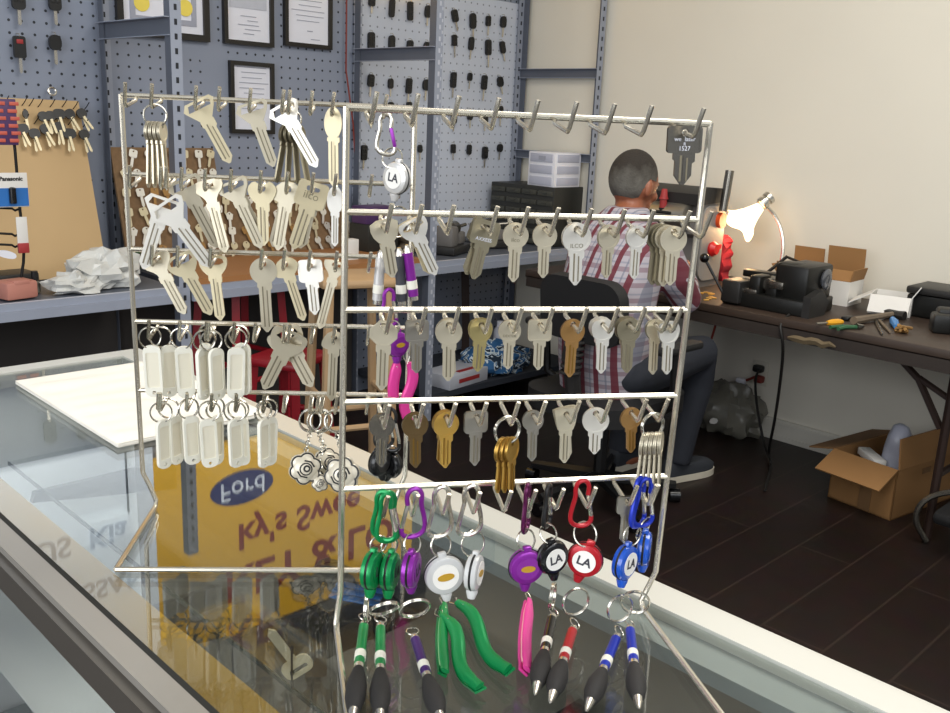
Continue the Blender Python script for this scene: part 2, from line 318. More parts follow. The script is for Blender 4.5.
for x, z, h in bars:
    m = MB().box((x, 3.457, z), (.003, .57, h)); m.box((x-.012, 3.457, z+h/2-.0015), (.024, .57, .003), 1); m.box((x-.006, 3.457, z-h/2+.0015), (.014, .57, .003), 1)
    sobj('cross_bar', m, ['shelf_dark', 'shelf_steel'])
zs = .772
for x0, x1 in ((.40, PX[0]), (PX[0]+.045, PX[1]), (PX[1]+.045, PX[2]-.045)):
    m = MB().box(((x0+x1)/2, 3.165, zs-.012), (x1-x0, .004, .024)).box(((x0+x1)/2, 3.158, zs-.04), (x1-x0, .016, .032)).box(((x0+x1)/2, 3.175, zs-.002), (x1-x0, .02, .004), 1); sobj('shelf_lip', m, ['shelf_steel', 'paper_grey'])
    m = MB().box(((x0+x1)/2, 3.46, zs-.014), (x1-x0, .56, .02)); sobj('shelf_board', m, 'shelf_dark')
m = MB().box((3.44, 3.46, .115), (1.1, .58, .03)); sobj('low_shelf', m, 'cloth_dark')
m = MB().box((1.62, 3.73, .36), (2.42, .012, .7)); o = obj('back_panel', m, 'dark_panel', smooth=False); tag(o, 'black backing panel below the shelf along the blue wall', 'panel')
m = MB().box((2.24, 3.40, zs+.012), (1.12, .46, .022)); tag(obj('wood_plank', m, 'plank', smooth=False), 'orange-brown wooden plank lying on the middle steel shelf', 'plank')
# ------------------------------------------------------------------ framed certificates
def frame(pl, pr, pb, h, label, kind):
    a, b = ony(pl[0], pl[1], YB-.012), ony(pr[0], pr[1], YB-.012); w = b.x-a.x; zb = (a.z+b.z)/2 if pb is None else pb
    r = thing('picture_frame', label, 'picture frame', T((a.x+w/2, YB-.014, zb)), 'framed certificates on the blue wall'); t = .018 if kind else .026
    m = MB().poly([(-w/2, 0), (w/2, 0), (w/2, h), (-w/2, h)], [[(-w/2+t, t), (-w/2+t, h-t), (w/2-t, h-t), (w/2-t, t)]], .022); obj('border', m, 'frame_black', r, smooth=False)
    m = MB().box((0, .004, h/2), (w-2*t+.004, .004, h-2*t+.004)); obj('paper', m, 'paper', r, smooth=False)
    m = MB(); iw = w-2*t
    if kind == 0:
        q = .03; m.poly([(-iw/2+q, t+q), (iw/2-q, t+q), (iw/2-q, h-t-q), (-iw/2+q, h-t-q)], [[(-iw/2+q+.022, t+q+.022), (-iw/2+q+.022, h-t-q-.022), (iw/2-q-.022, h-t-q-.022), (iw/2-q-.022, t+q+.022)]], .003)
        obj('mount_band', m, 'print_grey', r, smooth=False)
        for sx in (-1, 1): m = MB(); m.lathe([(.033, -.001), (.033, .001)], X=Matrix.Translation((sx*iw*.27, -.001, t+.1)) @ TXT); obj('gold_seal', m, 'gold', r)
        m = MB()
        for k in range(5): m.box((0, 0, t+.13+.04*k), (iw*.3*(.6+.4*(k % 2)), .001, .003))
        obj('printing', m, 'print_grey', r, smooth=False)
    elif kind == 1:
        m.box((0, 0, h*.66), (iw*.86, .002, h*.4)); obj('photo', m, 'paper_grey', r, smooth=False); m = MB()
        for k in range(5): m.box((.02*(k % 2), 0, t+.03+.018*k), (iw*(.25+.12*(k % 3)), .001, .003))
        obj('printing', m, 'print_grey', r, smooth=False)
    else:
        for k in range(9 if kind == 3 else 5): m.box((.01*(k % 2), 0, h*.35+.022*k), (iw*(.55+.25*((k*7) % 3)/2), .001, .003))
        obj('printing', m, 'print_grey', r, smooth=False)
        if kind == 2: m = MB().box((.01, 0, h*.22), (.03, .001, .004)); obj('signature', m, 'print_grey', r, smooth=False); m = MB().box((.04, 0, t+.02), (.05, .001, .003)); obj('footer_line', m, 'print_grey', r, smooth=False)
frame((117, 33), (209, 43), None, .40, 'large black framed certificate with gold seals, leftmost on blue wall', 0)
frame((223.5, 42.5), (273, 48.5), None, .33, 'black framed print with grey picture block, middle of upper row', 1)
frame((284, 45), (331, 50.5), None, .33, 'black framed plain white letter nearest the pale pegboard', 2)
zb = ony(250, 133.5, YB).z; frame((229, 62), (273, 64), zb, ony(250, 62, YB).z-zb, 'black framed document hanging lower, behind the far key rack', 3)
# lit shop sign high on the back wall (seen mirrored in the counter glass)
sg = thing('sign', 'long lit yellow and white key shop sign high on wall', 'sign', T((2.5, YB-.03, 2.5)))
m = MB().box((.005, 0, 0), (1.53, .05, 1.0)); obj('yellow_panel', m, 'sign_yellow', sg, smooth=False)
m = MB().box((-1.2, 0, -.05), (.88, .05, 1.1)); obj('white_panel', m, 'sign_white', sg, smooth=False)
text('lettering', 'KEY & LO', .25, 'sign_red', sg, Matrix.Translation((.10, -.028, .22)) @ TXT, bold=.006)
text('lettering', "ky's Swee", .19, 'sign_red', sg, Matrix.Translation((.02, -.028, -.02)) @ TXT, bold=.005)
m = MB().poly(circ(1, 32, sx=.17, sz=.085), t=.006); ov = obj('car_badge', m, 'sign_blue', sg, T((-.32, -.028, -.27)), smooth=False)
text('lettering', 'Ford', .13, 'sign_white', ov, Matrix.Translation((0, -.005, 0)) @ TXT @ Matrix.Shear('XZ', 4, (0, 0)))
text('lettering', 'LEXUS  Kia', .13, 'sign_grey', sg, Matrix.Translation((-1.2, -.028, -.22)) @ TXT, bold=.003)
text('lettering', 'NISSAN', .12, 'sign_grey', sg, Matrix.Translation((-1.02, -.028, .02)) @ TXT, bold=.003)
# ------------------------------------------------------------------ car keys on the pegboards
def carkey(px, py, label, w, h, bl, tilt=0., kind=0, grp='car keys hung on the pegboards'):
    P = ony(px, py, YB-.028); k = P.dot(fw) and (P-CAM).dot(fw)/F; w *= k; h *= k; bl *= k
    r = thing('car_key', label, 'car key', T(P, 0, 0, -tilt), grp)
    m = MB(); rr = min(w, h)*(.35 if kind == 0 else .48 if kind == 1 else .2)
    m.poly(rrect(-w/2, -h/2, w/2, h/2, rr), t=.014); f = obj('fob', m, 'black', r)
    if kind == 0: m = MB(); [m.rbox((sx*w*.2, -.008, sz*h*.22), (w*.28, .003, h*.18), .002) for sx in (-1, 1) for sz in (-.6, .8)]; obj('buttons', m, 'machine_dark', f)
    if kind == 2: m = MB().rbox((0, -.008, h*.25), (w*.55, .003, h*.2), .002); obj('panic_button', m, 'text_red', f)
    if bl > 0: m = MB().poly([(-w*.13, -h/2+.002), (-w*.13, -h/2-bl+.006), (0, -h/2-bl), (w*.13, -h/2-bl+.006), (w*.13, -h/2+.002)], t=.003); obj('blade', m, 'chrome', r)
    m = MB().tube([(0, .026, h/2+.01), (0, -.004, h/2+.008), (0, -.01, h/2-.002)], .0015); obj('hanger', m, 'wire', r)
for px, py, w, h, bl, k, s in ((18, -4, 13, 26, 15, 0, 'upper left of the four'), (54.5, -3, 12, 26, 14, 0, 'upper right of the four'), (19.5, 47, 11.5, 21, 15, 2, 'lower left of the four with red button'), (55, 42.5, 12, 15, 14, 1, 'lower right of the four')):
    carkey(px, py, 'black car key on the blue pegboard, '+s, w, h, bl, 0, k, 'car keys on the blue pegboard')
rows = [('top left block', [(372, 0, 7, 12, 7), (392, 8, 6, 18, 0), (410.3, 11, 6, 18, 0), (428, 11.6, 7, 12, 8)]), ('second left block', [(371.4, 41, 7.5, 17, 6), (391.8, 43, 7, 15, 6), (410, 46, 7, 11, 6), (427, 47, 7, 10, 6)]),
        ('third left block', [(371, 80.6, 7, 12, 10), (390.7, 83.6, 5.5, 10, 8), (409, 86, 6.5, 15, 9), (426.3, 85, 8, 11, 10)]), ('fourth left block', [(371.5, 113, 7, 12, 9), (391, 107, 6.5, 10, 9), (409, 108, 6, 12, 8)]), ('bottom left block', [(364, 152.6, 7, 15, 9), (420, 148.7, 4.5, 8, 9)]),
        ('top right block', [(455, 15.8, 7, 12, 9), (473, 21, 7.5, 15, 15), (488.4, 21, 5.5, 10, 9), (503.4, 22, 7, 11, 9)]), ('second right block', [(454.5, 40.4, 5.5, 11, 11), (471.4, 43.6, 6, 13, 9), (488.4, 47.4, 7, 15, 12), (502.7, 47.4, 6, 12, 8)]),
        ('third right block', [(453.5, 80, 6.5, 15, 10), (470, 76.8, 5, 8, 8), (484.4, 82.5, 6.5, 14, 11), (500.4, 81.7, 7, 10, 8)]), ('fourth right block', [(454, 118, 6.5, 11, 8), (470, 115, 6, 10, 8), (485.5, 118, 6, 10, 8), (500.5, 112, 6, 12, 8)]), ('bottom right block', [(453.3, 148.7, 5, 9, 7), (469.2, 149.6, 5, 10, 1), (485, 152.7, 6.5, 12, 9), (500, 148, 6.5, 8, 8)])]
for nm, ks in rows:
    for i, (px, py, w, h, bl) in enumerate(ks):
        carkey(px, py, f'black car key on the pale pegboard, {ORD[i]} in its {nm.split(" ",1)[0]} row, {nm.split(" ",1)[1]}', w, h, bl, random.uniform(-.08, .08) if (px not in (455, 500.4, 502.7)) else .3, i % 2, 'car keys on the pale pegboard')
# ------------------------------------------------------------------ leaning plywood board with black-headed keys
yt = 3.735; tr = ony(78.5, 101, yt); d_ = ray(104, 252); br_ = CAM+d_*(tr.x/d_.x); br_ = tr+(br_-tr)*((zs-tr.z)/(br_.z-tr.z)); ybt = br_.y; print('board', tr, br_); tl = V(tr.x-.62, yt, tr.z+.005); bl_ = V(br_.x-.62, ybt, zs)
bx = (br_-bl_).normalized(); bz = (tr-br_).normalized(); by = bz.cross(bx); H = (tr-br_).length
bd = thing('key_board', 'plain plywood board leaning on the shelf, hung with black-headed keys', 'board', axes(br_, bx, by, bz))
m = MB().box((-.31, .008, H/2), (.62, .014, H)); obj('panel', m, 'board_wood', bd, smooth=False)
def bpt(px, py, off=0.): return onpl(px, py, br_-by*off, by)
hooks = [(4, 104), (22, 105.5), (29, 106), (38, 107), (50, 107), (62, 107), (73, 109), (84, 110), (24, 122), (34, 124), (68, 125), (83, 127)]
for px, py in hooks:
    q = bd.matrix_world.inverted() @ bpt(px, py); m = MB().tube([q, q+V(.003, -.026, .008), q+V(.008, -.04, .02)], .0016); obj('hook', m, 'wire_black', bd)
for px, py in [(53, 91)]:
    q = bd.matrix_world.inverted() @ bpt(53, 96); m = MB().ringo(q+V(0, 0, .018), .014, .004, n=16); obj('hanging_loop', m, 'chrome', bd)
bk = [(25.5, 114, 5, 0), (43, 116.5, 9, 8), (50, 116, 9, 4), (59, 114, 11, 0), (69.7, 114, 9, 16), (81.5, 113.5, 9, 22), (21.7, 129, 12, 10), (34.3, 133.5, 10, 4), (45, 129, 9, 14), (59.6, 127, 10, -4), (69, 133.5, 12, -2), (84, 134.6, 9, 8)]
for i, (px, py, w, t) in enumerate(bk):
    P = bpt(px, py, .03); k = (P-CAM).dot(fw)/F*1.12
    r = thing('headed_key', f'black plastic headed key on the plywood board, {ORD[i % 6]} in {"upper" if i < 6 else "lower"} row', 'key', axes(P, bx, by, bz) @ T((0, 0, 0), 0, 0, -math.radians(t)), 'black-headed keys on the plywood board')
    m = MB().poly(rrect(-w*k/2, -4.4*k, w*k/2, 4.4*k, 3.8*k), t=.008); obj('head', m, 'black', r)
    for d in (-.15, .12) if w > 8 else (0,):
        m = MB().poly([(-1.1*k, 0), (-1.1*k, -12*k), (0, -13.5*k), (1.2*k, -12*k), (1.2*k, 0)], t=.002); obj('blade', m, 'cream', r, T((0, .003*d*10, -3*k), 0, 0, d))
# black wire display stand with cards, in front of the board
ds = thing('wire_display', 'black wire display stand holding small cards at the left edge', 'display stand', T((.9, 3.3, zs)))
def dpt(px, py): return ony(px, py, 3.30)
pts = [dpt(12, 120), dpt(15, 150), dpt(20, 210), dpt(24, 245), dpt(23.5, 262), dpt(21, 279)]
def loc(l, o): iv = o.matrix_world.inverted(); return [iv @ p for p in l]
bpy.context.view_layer.update()
m = MB().tube(loc(pts, ds), .005); obj('upright', m, 'wire_black', ds)
for y in (208.5, 234, 245): m = MB().tube(loc([dpt(-8, y-1), dpt(12, y), dpt(15, y+2), dpt(20, y)], ds), .004); obj('arm', m, 'wire_black', ds)
def card(nm, cx, cy, w, h, label, cat, mt, yy=3.28, rz=0):
    P = ony(cx, cy, yy); k = (P-CAM).dot(fw)/F; r = thing(nm, label, cat, T(P, rz)); m = MB().rbox((0, 0, 0), (w*k*1.05, .004, h*k), .002); obj('backing', m, mt, r); return r, k
r, k = card('battery_card', 11.5, 190, 30, 34, 'blue and white battery card on the black wire display', 'battery pack', 'card_white')
m = MB().box((0, -.003, -7*k), (31*k, .002, 18*k)); obj('blue_print', m, 'pack_blue', r, smooth=False); m = MB().lathe([(3.4*k, -8*k), (3.4*k, 7*k), (1.5*k, 8*k)], X=T((0, -.008, -5*k))); obj('battery', m, 'black_gloss', r)
text('lettering', 'Panasonic', 5.6*k, 'black', r, Matrix.Translation((0, -.003, 11*k)) @ TXT, bold=.0006)
r, k = card('sticker_card', 22.5, 235, 10, 36, 'white card with red bottom end hanging on the black display', 'card', 'card_white'); m = MB().rbox((0, 0, -13*k), (10.4*k, .012, 10*k), .002); obj('red_end', m, 'text_red', r)
r, k = card('patterned_pack', 6, 122, 20, 45, 'navy and orange patterned pack at the top of the wire display', 'pack', 'pack_purple'); m = MB()
for q in range(6):
    for sx in (-1, 1): m.rbox((sx*6.5*k+(q % 2)*2*k, -.003, (q-2.5)*7.2*k), (9*k, .003, 3.6*k), .001)
obj('orange_print', m, 'pack_orange', r)
m = MB().poly(smoothp([(-.03, 0), (.028, 0), (.03, .02), (0, .026), (-.028, .02)]), t=.01); o = obj('price_tag', m, 'paper', None, T(ony(6, 258, 3.26), 0, 0, .3)); tag(o, 'curled white paper tag below the wire display', 'paper tag')
# things on the left shelf
def lump(name, P, d, mt, label, cat, seed, amp=.35, n=22, fold=6., flat=False):
    m = MB().ball((0, 0, 0), 1, n=n); sv = Vector((seed*3.1, seed*1.7, seed))
    for i, p in enumerate(m.v):
        q = p.normalized(); w = noise.noise(q*2.2+sv)*amp+abs(noise.noise(q*fold+sv))*amp*.8
        p2 = q*(1+w-.15); m.v[i] = Vector((p2.x*d[0], p2.y*d[1], max(p2.z, -.55)*d[2]+d[2]*.55))
    return tag(obj(name, m, mt, None, T(P), not flat), label, cat)
def shp(px, py, y, z=zs): P = ony(px, py, y); P.z = z; return P
lump('plastic_bag', shp(104, 270, 3.33), (.14, .1, .085), 'bag', 'crumpled white plastic bag on the left shelf beside the plant', 'plastic bag', 1.3, .5, 13, 3., True)
lump('plastic_bag', shp(76, 270, 3.27), (.1, .07, .045), 'bag', 'flatter crumpled white plastic bag near the plywood board', 'plastic bag', 4.6, .5, 12, 3., True)
lump('dark_cloth', shp(104, 262, 3.30, zs+.05), (.05, .03, .02), 'cloth_dark', 'black cloth scrap on top of the crumpled white bag', 'cloth', 2.2)
m = MB().rbox((0, 0, .03), (.11, .09, .06), .01).rbox((0, -.02, .055), (.06, .05, .02), .006); tag(obj('pink_box', m, 'pinkish', None, T(shp(15, 281, 3.26), .2)), 'small dusty pink box at the left end of shelf', 'box')
r = thing('small_bottle', 'small clear bottle with black cap before the plywood board', 'bottle', T(shp(34, 270, 3.32)))
m = MB().lathe([(.016, 0), (.017, .004), (.017, .035), (.01, .042)]); obj('body', m, 'bag_clear', r); m = MB().lathe([(.011, .042), (.011, .075)]); obj('cap', m, 'black', r)
r = thing('small_plant', 'small green plant behind the far rack left post', 'plant', T(shp(133, 262, 3.5)))
for i in range(14): a = i*2.4; m = MB().poly(smoothp([(0, 0), (.012, .05), (0, .13), (-.012, .05)], 1), t=.001); obj('leaf', m, 'plant', r, T((0, 0, 0), a, .35+.25*(i % 3)))
m = MB().rbox((0, 0, .03), (.16, .12, .06), .004); tag(obj('dark_box', m, 'machine_dark', None, T(shp(8, 273, 3.42), .1)), 'low black box behind the pink box on the shelf', 'box')
# ------------------------------------------------------------------ brown key boards with many small keys
def keyboard(px0, px1, pyt, yt, yb, label, rows, cols, tagn):
    a, b = ony(px0, pyt, yt), ony(px1, pyt+1, yt); w = b.x-a.x; zt_ = a.z; base = V(a.x, yb, zs+.024); top = V(a.x, yt, zt_); z = (top-base).normalized(); x = V(1, 0, 0); y = z.cross(x); Hh = (top-base).length
    r = thing('hook_board', label, 'board', axes(base, x, y, z)); m = MB().box((w/2, .008, Hh/2), (w, .014, Hh)); obj('panel', m, 'board_brown', r, smooth=False)
    proto = []
    for kind in range(3):
        m = MB(); k = .0047; o = circ(3.6*k, 12, 0, -2.6*k) if kind == 0 else rrect(-3.6*k, -6*k, 3.6*k, 1*k, 1.5*k) if kind == 1 else [(0, 1.4*k), (3.7*k, -1*k), (2.6*k, -6*k), (-2.6*k, -6*k), (-3.7*k, -1*k)]
        m.poly(o, [list(reversed(circ(.8*k, 8, 0, -.6*k)))], .002); m.poly([(-1.2*k, -5.6*k), (-1.2*k, -14*k), (0, -15.5*k), (1.2*k, -14*k), (1.2*k, -5.6*k)], t=.002); proto.append(m)
    meshes = {}
    for ri in range(rows):
        for ci in range(cols):
            if random.random() < .06: continue
            kk = (ri*5+ci*3+random.randint(0, 1)) % 3; mm = random.choice(['cream', 'bright', 'bright', 'cream', 'bronze' if ri > 1 else 'bright'])
            X = axes(base, x, y, z) @ T((w*(ci+.55)/cols+random.uniform(-.006, .006), -.016, Hh*(1-(ri+.22)/rows)), 0, 0, random.uniform(-.35, .35))
            if (kk, mm) not in meshes: q = obj('small_key', proto[kk], mm); meshes[(kk, mm)] = q.data
            else: q = bpy.data.objects.new('small_key', meshes[(kk, mm)]); COL.objects.link(q)
            q.matrix_world = X
            tag(q, f'small key on the {tagn} brown hook board, {ORD[ci]} in its {ORD[ri]} row', 'key', f'small keys on the {tagn} brown board')
            h = MB().tube([(0, .016, 0), (0, -.006, -.001)], .0016); h2 = obj('peg', h, 'wire', r); h2.matrix_world = X
    return r
keyboard(110, 213, 147, 3.72, 3.6, 'brown hook board crowded with small keys, beside the plywood board', 6, 8, 'taller')
keyboard(216, 344, 196, 3.70, 3.62, 'low brown hook board with small keys, right of the taller one', 4, 11, 'lower')
# clutter on the middle and right shelf
m = MB().rbox((0, 0, .04), (.17, .1, .08), .004); o = obj('pack', m, 'pack_purple', None, T(shp(372, 215, 3.5, zs+.15), .1)); tag(o, 'dark purple printed box behind the carabiner on the shelf', 'box')
m = MB().rbox((0, 0, .075), (.2, .13, .15), .004); o = obj('storage_box', m, 'drawer_dark', None, T(shp(374, 240, 3.5), .1)); tag(o, 'dark box on the shelf carrying the purple box', 'box')
m = MB().rbox((0, 0, .045), (.06, .05, .09), .003); o = obj('small_box', m, 'card_white', None, T(shp(350, 255, 3.3, zs+.022))); tag(o, 'small white box standing on the wooden plank', 'box')
def vise(P, rz, label, s=1.):
    r = thing('bench_machine', label, 'machine', T(P, rz)); m = MB().rbox((0, 0, .02*s), (.24*s, .13*s, .04*s), .006); obj('base', m, 'machine_dark', r)
    m = MB().rbox((-.06*s, 0, .085*s), (.08*s, .09*s, .1*s), .015).rbox((.05*s, 0, .07*s), (.07*s, .07*s, .06*s), .01); obj('housing', m, 'machine_grey', r)
    m = MB().lathe([(.035*s, -.03*s), (.035*s, .03*s)], X=T((-.01*s, 0, .12*s), 0, 0, PI/2)).tube([(.02*s, 0, .12*s), (.11*s, -.02*s, .13*s)], .009*s); obj('wheel', m, 'steel_dark', r)
vise(shp(452, 252, 3.36), .4, 'grey bench grinder with round wheel on the right steel shelf'); vise(shp(487, 250, 3.42), -.3, 'small grey vise-like machine beside the black drawer organiser', .95)
lump('cloth_bundle', shp(420, 252, 3.5), (.16, .1, .085), 'tool_wood', 'brownish cloth bundle on the shelf behind the near rack', 'cloth', 7.7)
# black organiser drawers and white drawer unit
dc = ony(554.5, 188, 3.25); rz = math.radians(-88)
r = thing('drawer_organiser', 'black organiser with rows of small drawers on the right shelf', 'drawer unit', T((dc.x, dc.y, zs), rz)); hh = dc.z-zs
m = MB().rbox((-.225, .13, hh/2), (.45, .26, hh), .004); obj('cabinet', m, 'drawer_dark', r)
for i in range(4):
    for j in range(6):
        c = (-.393+.112*i, -.002, hh*(j+.5)/6); d = MB().rbox((c[0], c[1], c[2]-.008), (.10, .012, hh/6*.5), .003).box((c[0], c[1]-.008, c[2]-.004), (.03, .008, .006)); obj('drawer', d, 'drawer_face', r)
r2 = thing('storage_unit', 'small white three-drawer unit standing on the black organiser', 'drawer unit', T((dc.x+.012, dc.y+.016, dc.z), math.radians(-93)))
wc = ony(553, 153, 3.25).z-dc.z; m = MB().rbox((-.10, .10, wc/2), (.20, .20, wc), .004); obj('frame', m, 'drawer_white', r2)
for j in range(3):
    c = (-.10, -.002, wc*(j+.5)/3); m = MB().rbox(c, (.165, .008, wc/3*.72), .003); obj('drawer', m, 'drawer_clear', r2)
    m = MB().rbox((.001, .10, wc*(j+.5)/3), (.006, .165, wc/3*.68), .002); obj('side_window', m, 'drawer_clear', r2)
m = MB().box((-.09, -.008, wc*.83), (.05, .002, .02)); obj('label', m, 'print_grey', r2)
# red plastic stools and wooden stool below the shelf
def stool(P, w, h, mt, label, wood=False, rz=.2):
    r = thing('wooden_stool' if wood else 'plastic_stool', label, 'stool', T(P, rz)); m = MB().rbox((0, 0, h-.015), (w, w*.9, .03), .012); obj('seat', m, mt, r)
    for sx in (-1, 1):
        for sy in (-1, 1):
            a = V(sx*w*.38, sy*w*.34, h-.03); b = V(sx*w*.5, sy*w*.46, 0); m = MB().tube([a, b], .016 if wood else .022, n=4 if not wood else 8); obj('leg', m, mt, r)
    for sy in (-1, 1): z = h*.45; f = .38+.12*(1-z/h); g = .34+.12*(1-z/h); m = MB().tube([(-w*f, sy*w*g, z), (w*f, sy*w*g, z)], .011); obj('rung', m, mt, r)
    for sx in (-1, 1): z = h*.55; f = .38+.12*(1-z/h); g = .34+.12*(1-z/h); m = MB().tube([(sx*w*f, -w*g, z), (sx*w*f, w*g, z)], .011); obj('rung', m, mt, r)
P = ony(243, 300, 3.38); stool(V(P.x, 3.40, 0), .32, .735, 'red_plastic', 'tall red plastic stool under the wooden plank')
P = ony(292, 360, 2.86); stool(V(P.x, 2.88, 0), .26, P.z+.02, 'red_plastic', 'lower red plastic stool beside the wooden stool legs', rz=.4)
P = ony(342, 300, 2.5); stool(V(P.x, 2.45, 0), .26, ony(342, 272, 2.5).z, 'stick_wood', 'bare wooden stool standing behind the two wire racks', True, -.35)
# low shelf: patterned bag, printed box, spray can
zl = .13
lump('patterned_bag', shp(495, 372, 3.32, zl), (.24, .15, .1), 'bag_pattern', 'blue and white patterned bag on the low shelf', 'bag', 5.5, .3)
r = thing('printed_box', 'flat grey carton with red print on the low shelf', 'box', T(shp(455, 388, 3.27, zl), .12)); m = MB().rbox((0, 0, .035), (.30, .18, .07), .004); obj('carton', m, 'paper_grey', r); m = MB().box((.02, -.05, .0705), (.14, .03, .001)).box((.0, -.0905, .035), (.16, .002, .02)); obj('red_print', m, 'text_red', r)
r = thing('spray_can', 'small pale spray can behind the patterned bag', 'can', T(shp(499, 345, 3.45, zl))); m = MB().lathe([(.032, 0), (.033, .01), (.033, .17), (.02, .19)]); obj('body', m, 'paper_grey', r); m = MB().lathe([(.018, .19), (.018, .22)]); obj('cap', m, 'paper', r)
m = MB().tube([ony(465, 262, 3.62), ony(466, 330, 3.62), V(ony(466, 330, 3.62).x, 3.62, .13)], .03, n=4); tag(obj('dark_post', m, 'brown_leg'), 'dark brown wooden post below the right steel shelf', 'post')
P = [ony(544, 262, 3.7), ony(545, 300, 3.7), ony(549, 350, 3.6), ony(556, 372, 3.5), ony(560, 398, 3.4)]; tag(obj('cable', MB().tube(P, .005), 'cord'), 'thin black cable hanging below the shelf beside office chair', 'cable')
# ================================================================== BENCH SIDE
BZ = .74
def B(px, py, z=BZ): return onz(px, py, z)
bf = B(760, 314).x
r = thing('workbench', 'long dark worn wooden workbench along the cream wall', 'workbench', T((3.6, 1.3, 0)))
m = MB().rbox(((bf+4.005)/2-3.6, .0, BZ-.02), (4.005-bf, 3.3, .04), .006); obj('bench_top', m, 'bench', r)
m = MB().box((bf+.012-3.6, 0, BZ-.055), (.024, 3.28, .05)); obj('edge_rail', m, 'bench_edge', r)
c0, c1 = onx(788, 338, bf), onx(836, 347, bf)
m = MB(); prev = None
pts = [(bf-.003-3.6, c0.y-1.3-(c0.y-c1.y)*i/8, BZ-.058-.012*random.random()) for i in range(9)]; m.tube(pts, [.004, .012, .014, .013, .015, .013, .014, .01, .004], n=5); obj('chipped_edge', m, 'bench_chip', r)
lg = onx(941, 470, 3.45)
for y in (lg.y-1.3, 1.45):
    for x in (3.42, 3.9):
        m = MB().tube([(x-3.6, y, 0), (x-3.6, y, BZ-.04)], .016); obj('leg', m, 'brown_leg', r)
    m = MB().tube([(3.42-3.6, y, .25), (3.9-3.6, y, .25)], .012); obj('leg_rail', m, 'brown_leg', r)
    s = 1 if y < 0 else -1
    m = MB().tube([(3.43-3.6, y+s*.02, .42), (3.43-3.6, y+s*.12, .58), (3.43-3.6, y+s*.26, BZ-.05)], .014, n=6); obj('brace', m, 'brown_leg', r)
    m = MB().tube([(3.43-3.6, y+s*.12, .585), (3.43-3.6, y, .53)], .012, n=6); obj('brace_link', m, 'brown_leg', r)
# grey duplicator machine
q0 = B(693, 288.5); q1 = B(719, 283); mh = onx(705, 189, (q0.x+q1.x)/2).z-BZ
mh = (ony(715, 190, q0.y).z-BZ)
r = thing('key_machine', 'grey key-cutting machine with orange and red buttons beside the lamp', 'machine', T((q1.x-.24, q0.y, BZ)))
r.location = (q0.x, q0.y, BZ); bpy.context.view_layer.update(); D_ = max(.16, q1.x-q0.x-.04); LY = .40
m = MB().poly([(0, 0), (D_, 0), (D_, mh*.9), (.02, mh*.86), (0, mh*.55), (.04, mh*.5), (.04, mh*.1), (0, mh*.08)], t=LY, y0=0); obj('housing', m, 'machine_grey', r)
m = MB().poly([(-.03, mh*.85), (D_+.004, mh*.88), (D_+.004, mh*.98), (D_-.02, mh*1.01), (.03, mh*1.03), (-.03, mh*.96)], t=LY+.012, y0=-.006); obj('top_cover', m, 'machine_dark', r)
m = MB().poly(rrect(.015, .03, D_-.01, mh*.84, .05), t=.008, y0=-.008); obj('side_plate', m, 'plate_grey', r)
m = MB().poly(rrect(D_*.56, mh*.61, D_*.86, mh*.77, .03), t=.02, y0=-.028); obj('orange_button', m, 'orange', r)
m = MB().lathe([(.03, 0), (.034, .012), (.022, .03)], X=T((D_*.5, -.008, mh*.40)) @ TXT).box((D_*.5+.03, -.02, mh*.42), (.05, .012, .02)); obj('red_knob', m, 'knob_red', r)
m = MB().tube([(D_*.60, -.035, mh*.79), (D_*.70, -.035, mh*1.2)], .019, n=10); obj('handle_bar', m, 'steel_dark', r)
m = MB().lathe([(.055, 0), (.06, .02), (.06, .24), (.055, .26)], X=T((-.01, .05, mh*.72)) @ Matrix.Rotation(-PI/2, 4, 'X'), n=20); obj('motor_drum', m, 'steel', r)
kp = r.matrix_world.inverted() @ onx(664, 196, q0.x-.05); m = MB().lathe([(.026, -.09), (.026, -.02), (.034, -.02), (.026, .0), (.02, .045), (.016, .05)], X=T(kp)@Matrix.Scale(.62, 4)); obj('red_lever_cap', m, 'text_red', r)
m = MB().tube([kp+V(0, 0, -.05), kp+V(.0, 0, -.10), kp+V(.06, 0, -.14)], .018).rbox(kp+V(.0, 0, -.07), (.04, .12, .02), .008); obj('clamp_arm', m, 'machine_black', r)
P = ony(726, 245, q0.y+.05); m = MB().poly(smoothp([(-.03, .05), (0, .045), (.02, .0), (.05, -.04), (.03, -.07), (.045, -.12), (.03, -.17), (-.03, -.17), (-.04, -.05)], 2), t=.03)
for p in m.v: p.y += .02*noise.noise(p*30); p.x += .012*noise.noise(p*25+V(3, 1, 1))
tag(obj('red_rag', m, 'rag_red', None, T(P)), 'bright red patterned rag hanging beside the grey key machine', 'cloth')
m = None
for i in range(14):
    P = B(697+random.uniform(0, 19), 296+random.uniform(-3, 6)); P.z = BZ+.003
    m = MB().poly(smoothp([(-.012, -.005), (.01, -.007), (.014, .004), (-.006, .008)], 1), t=.004); o = obj('brass_blank', m, 'brass_chip', None, T(P, random.random()*3, PI/2)); tag(o, 'small brass scrap lying on the bench before the grey machine', 'brass scrap', 'brass scraps on the bench')
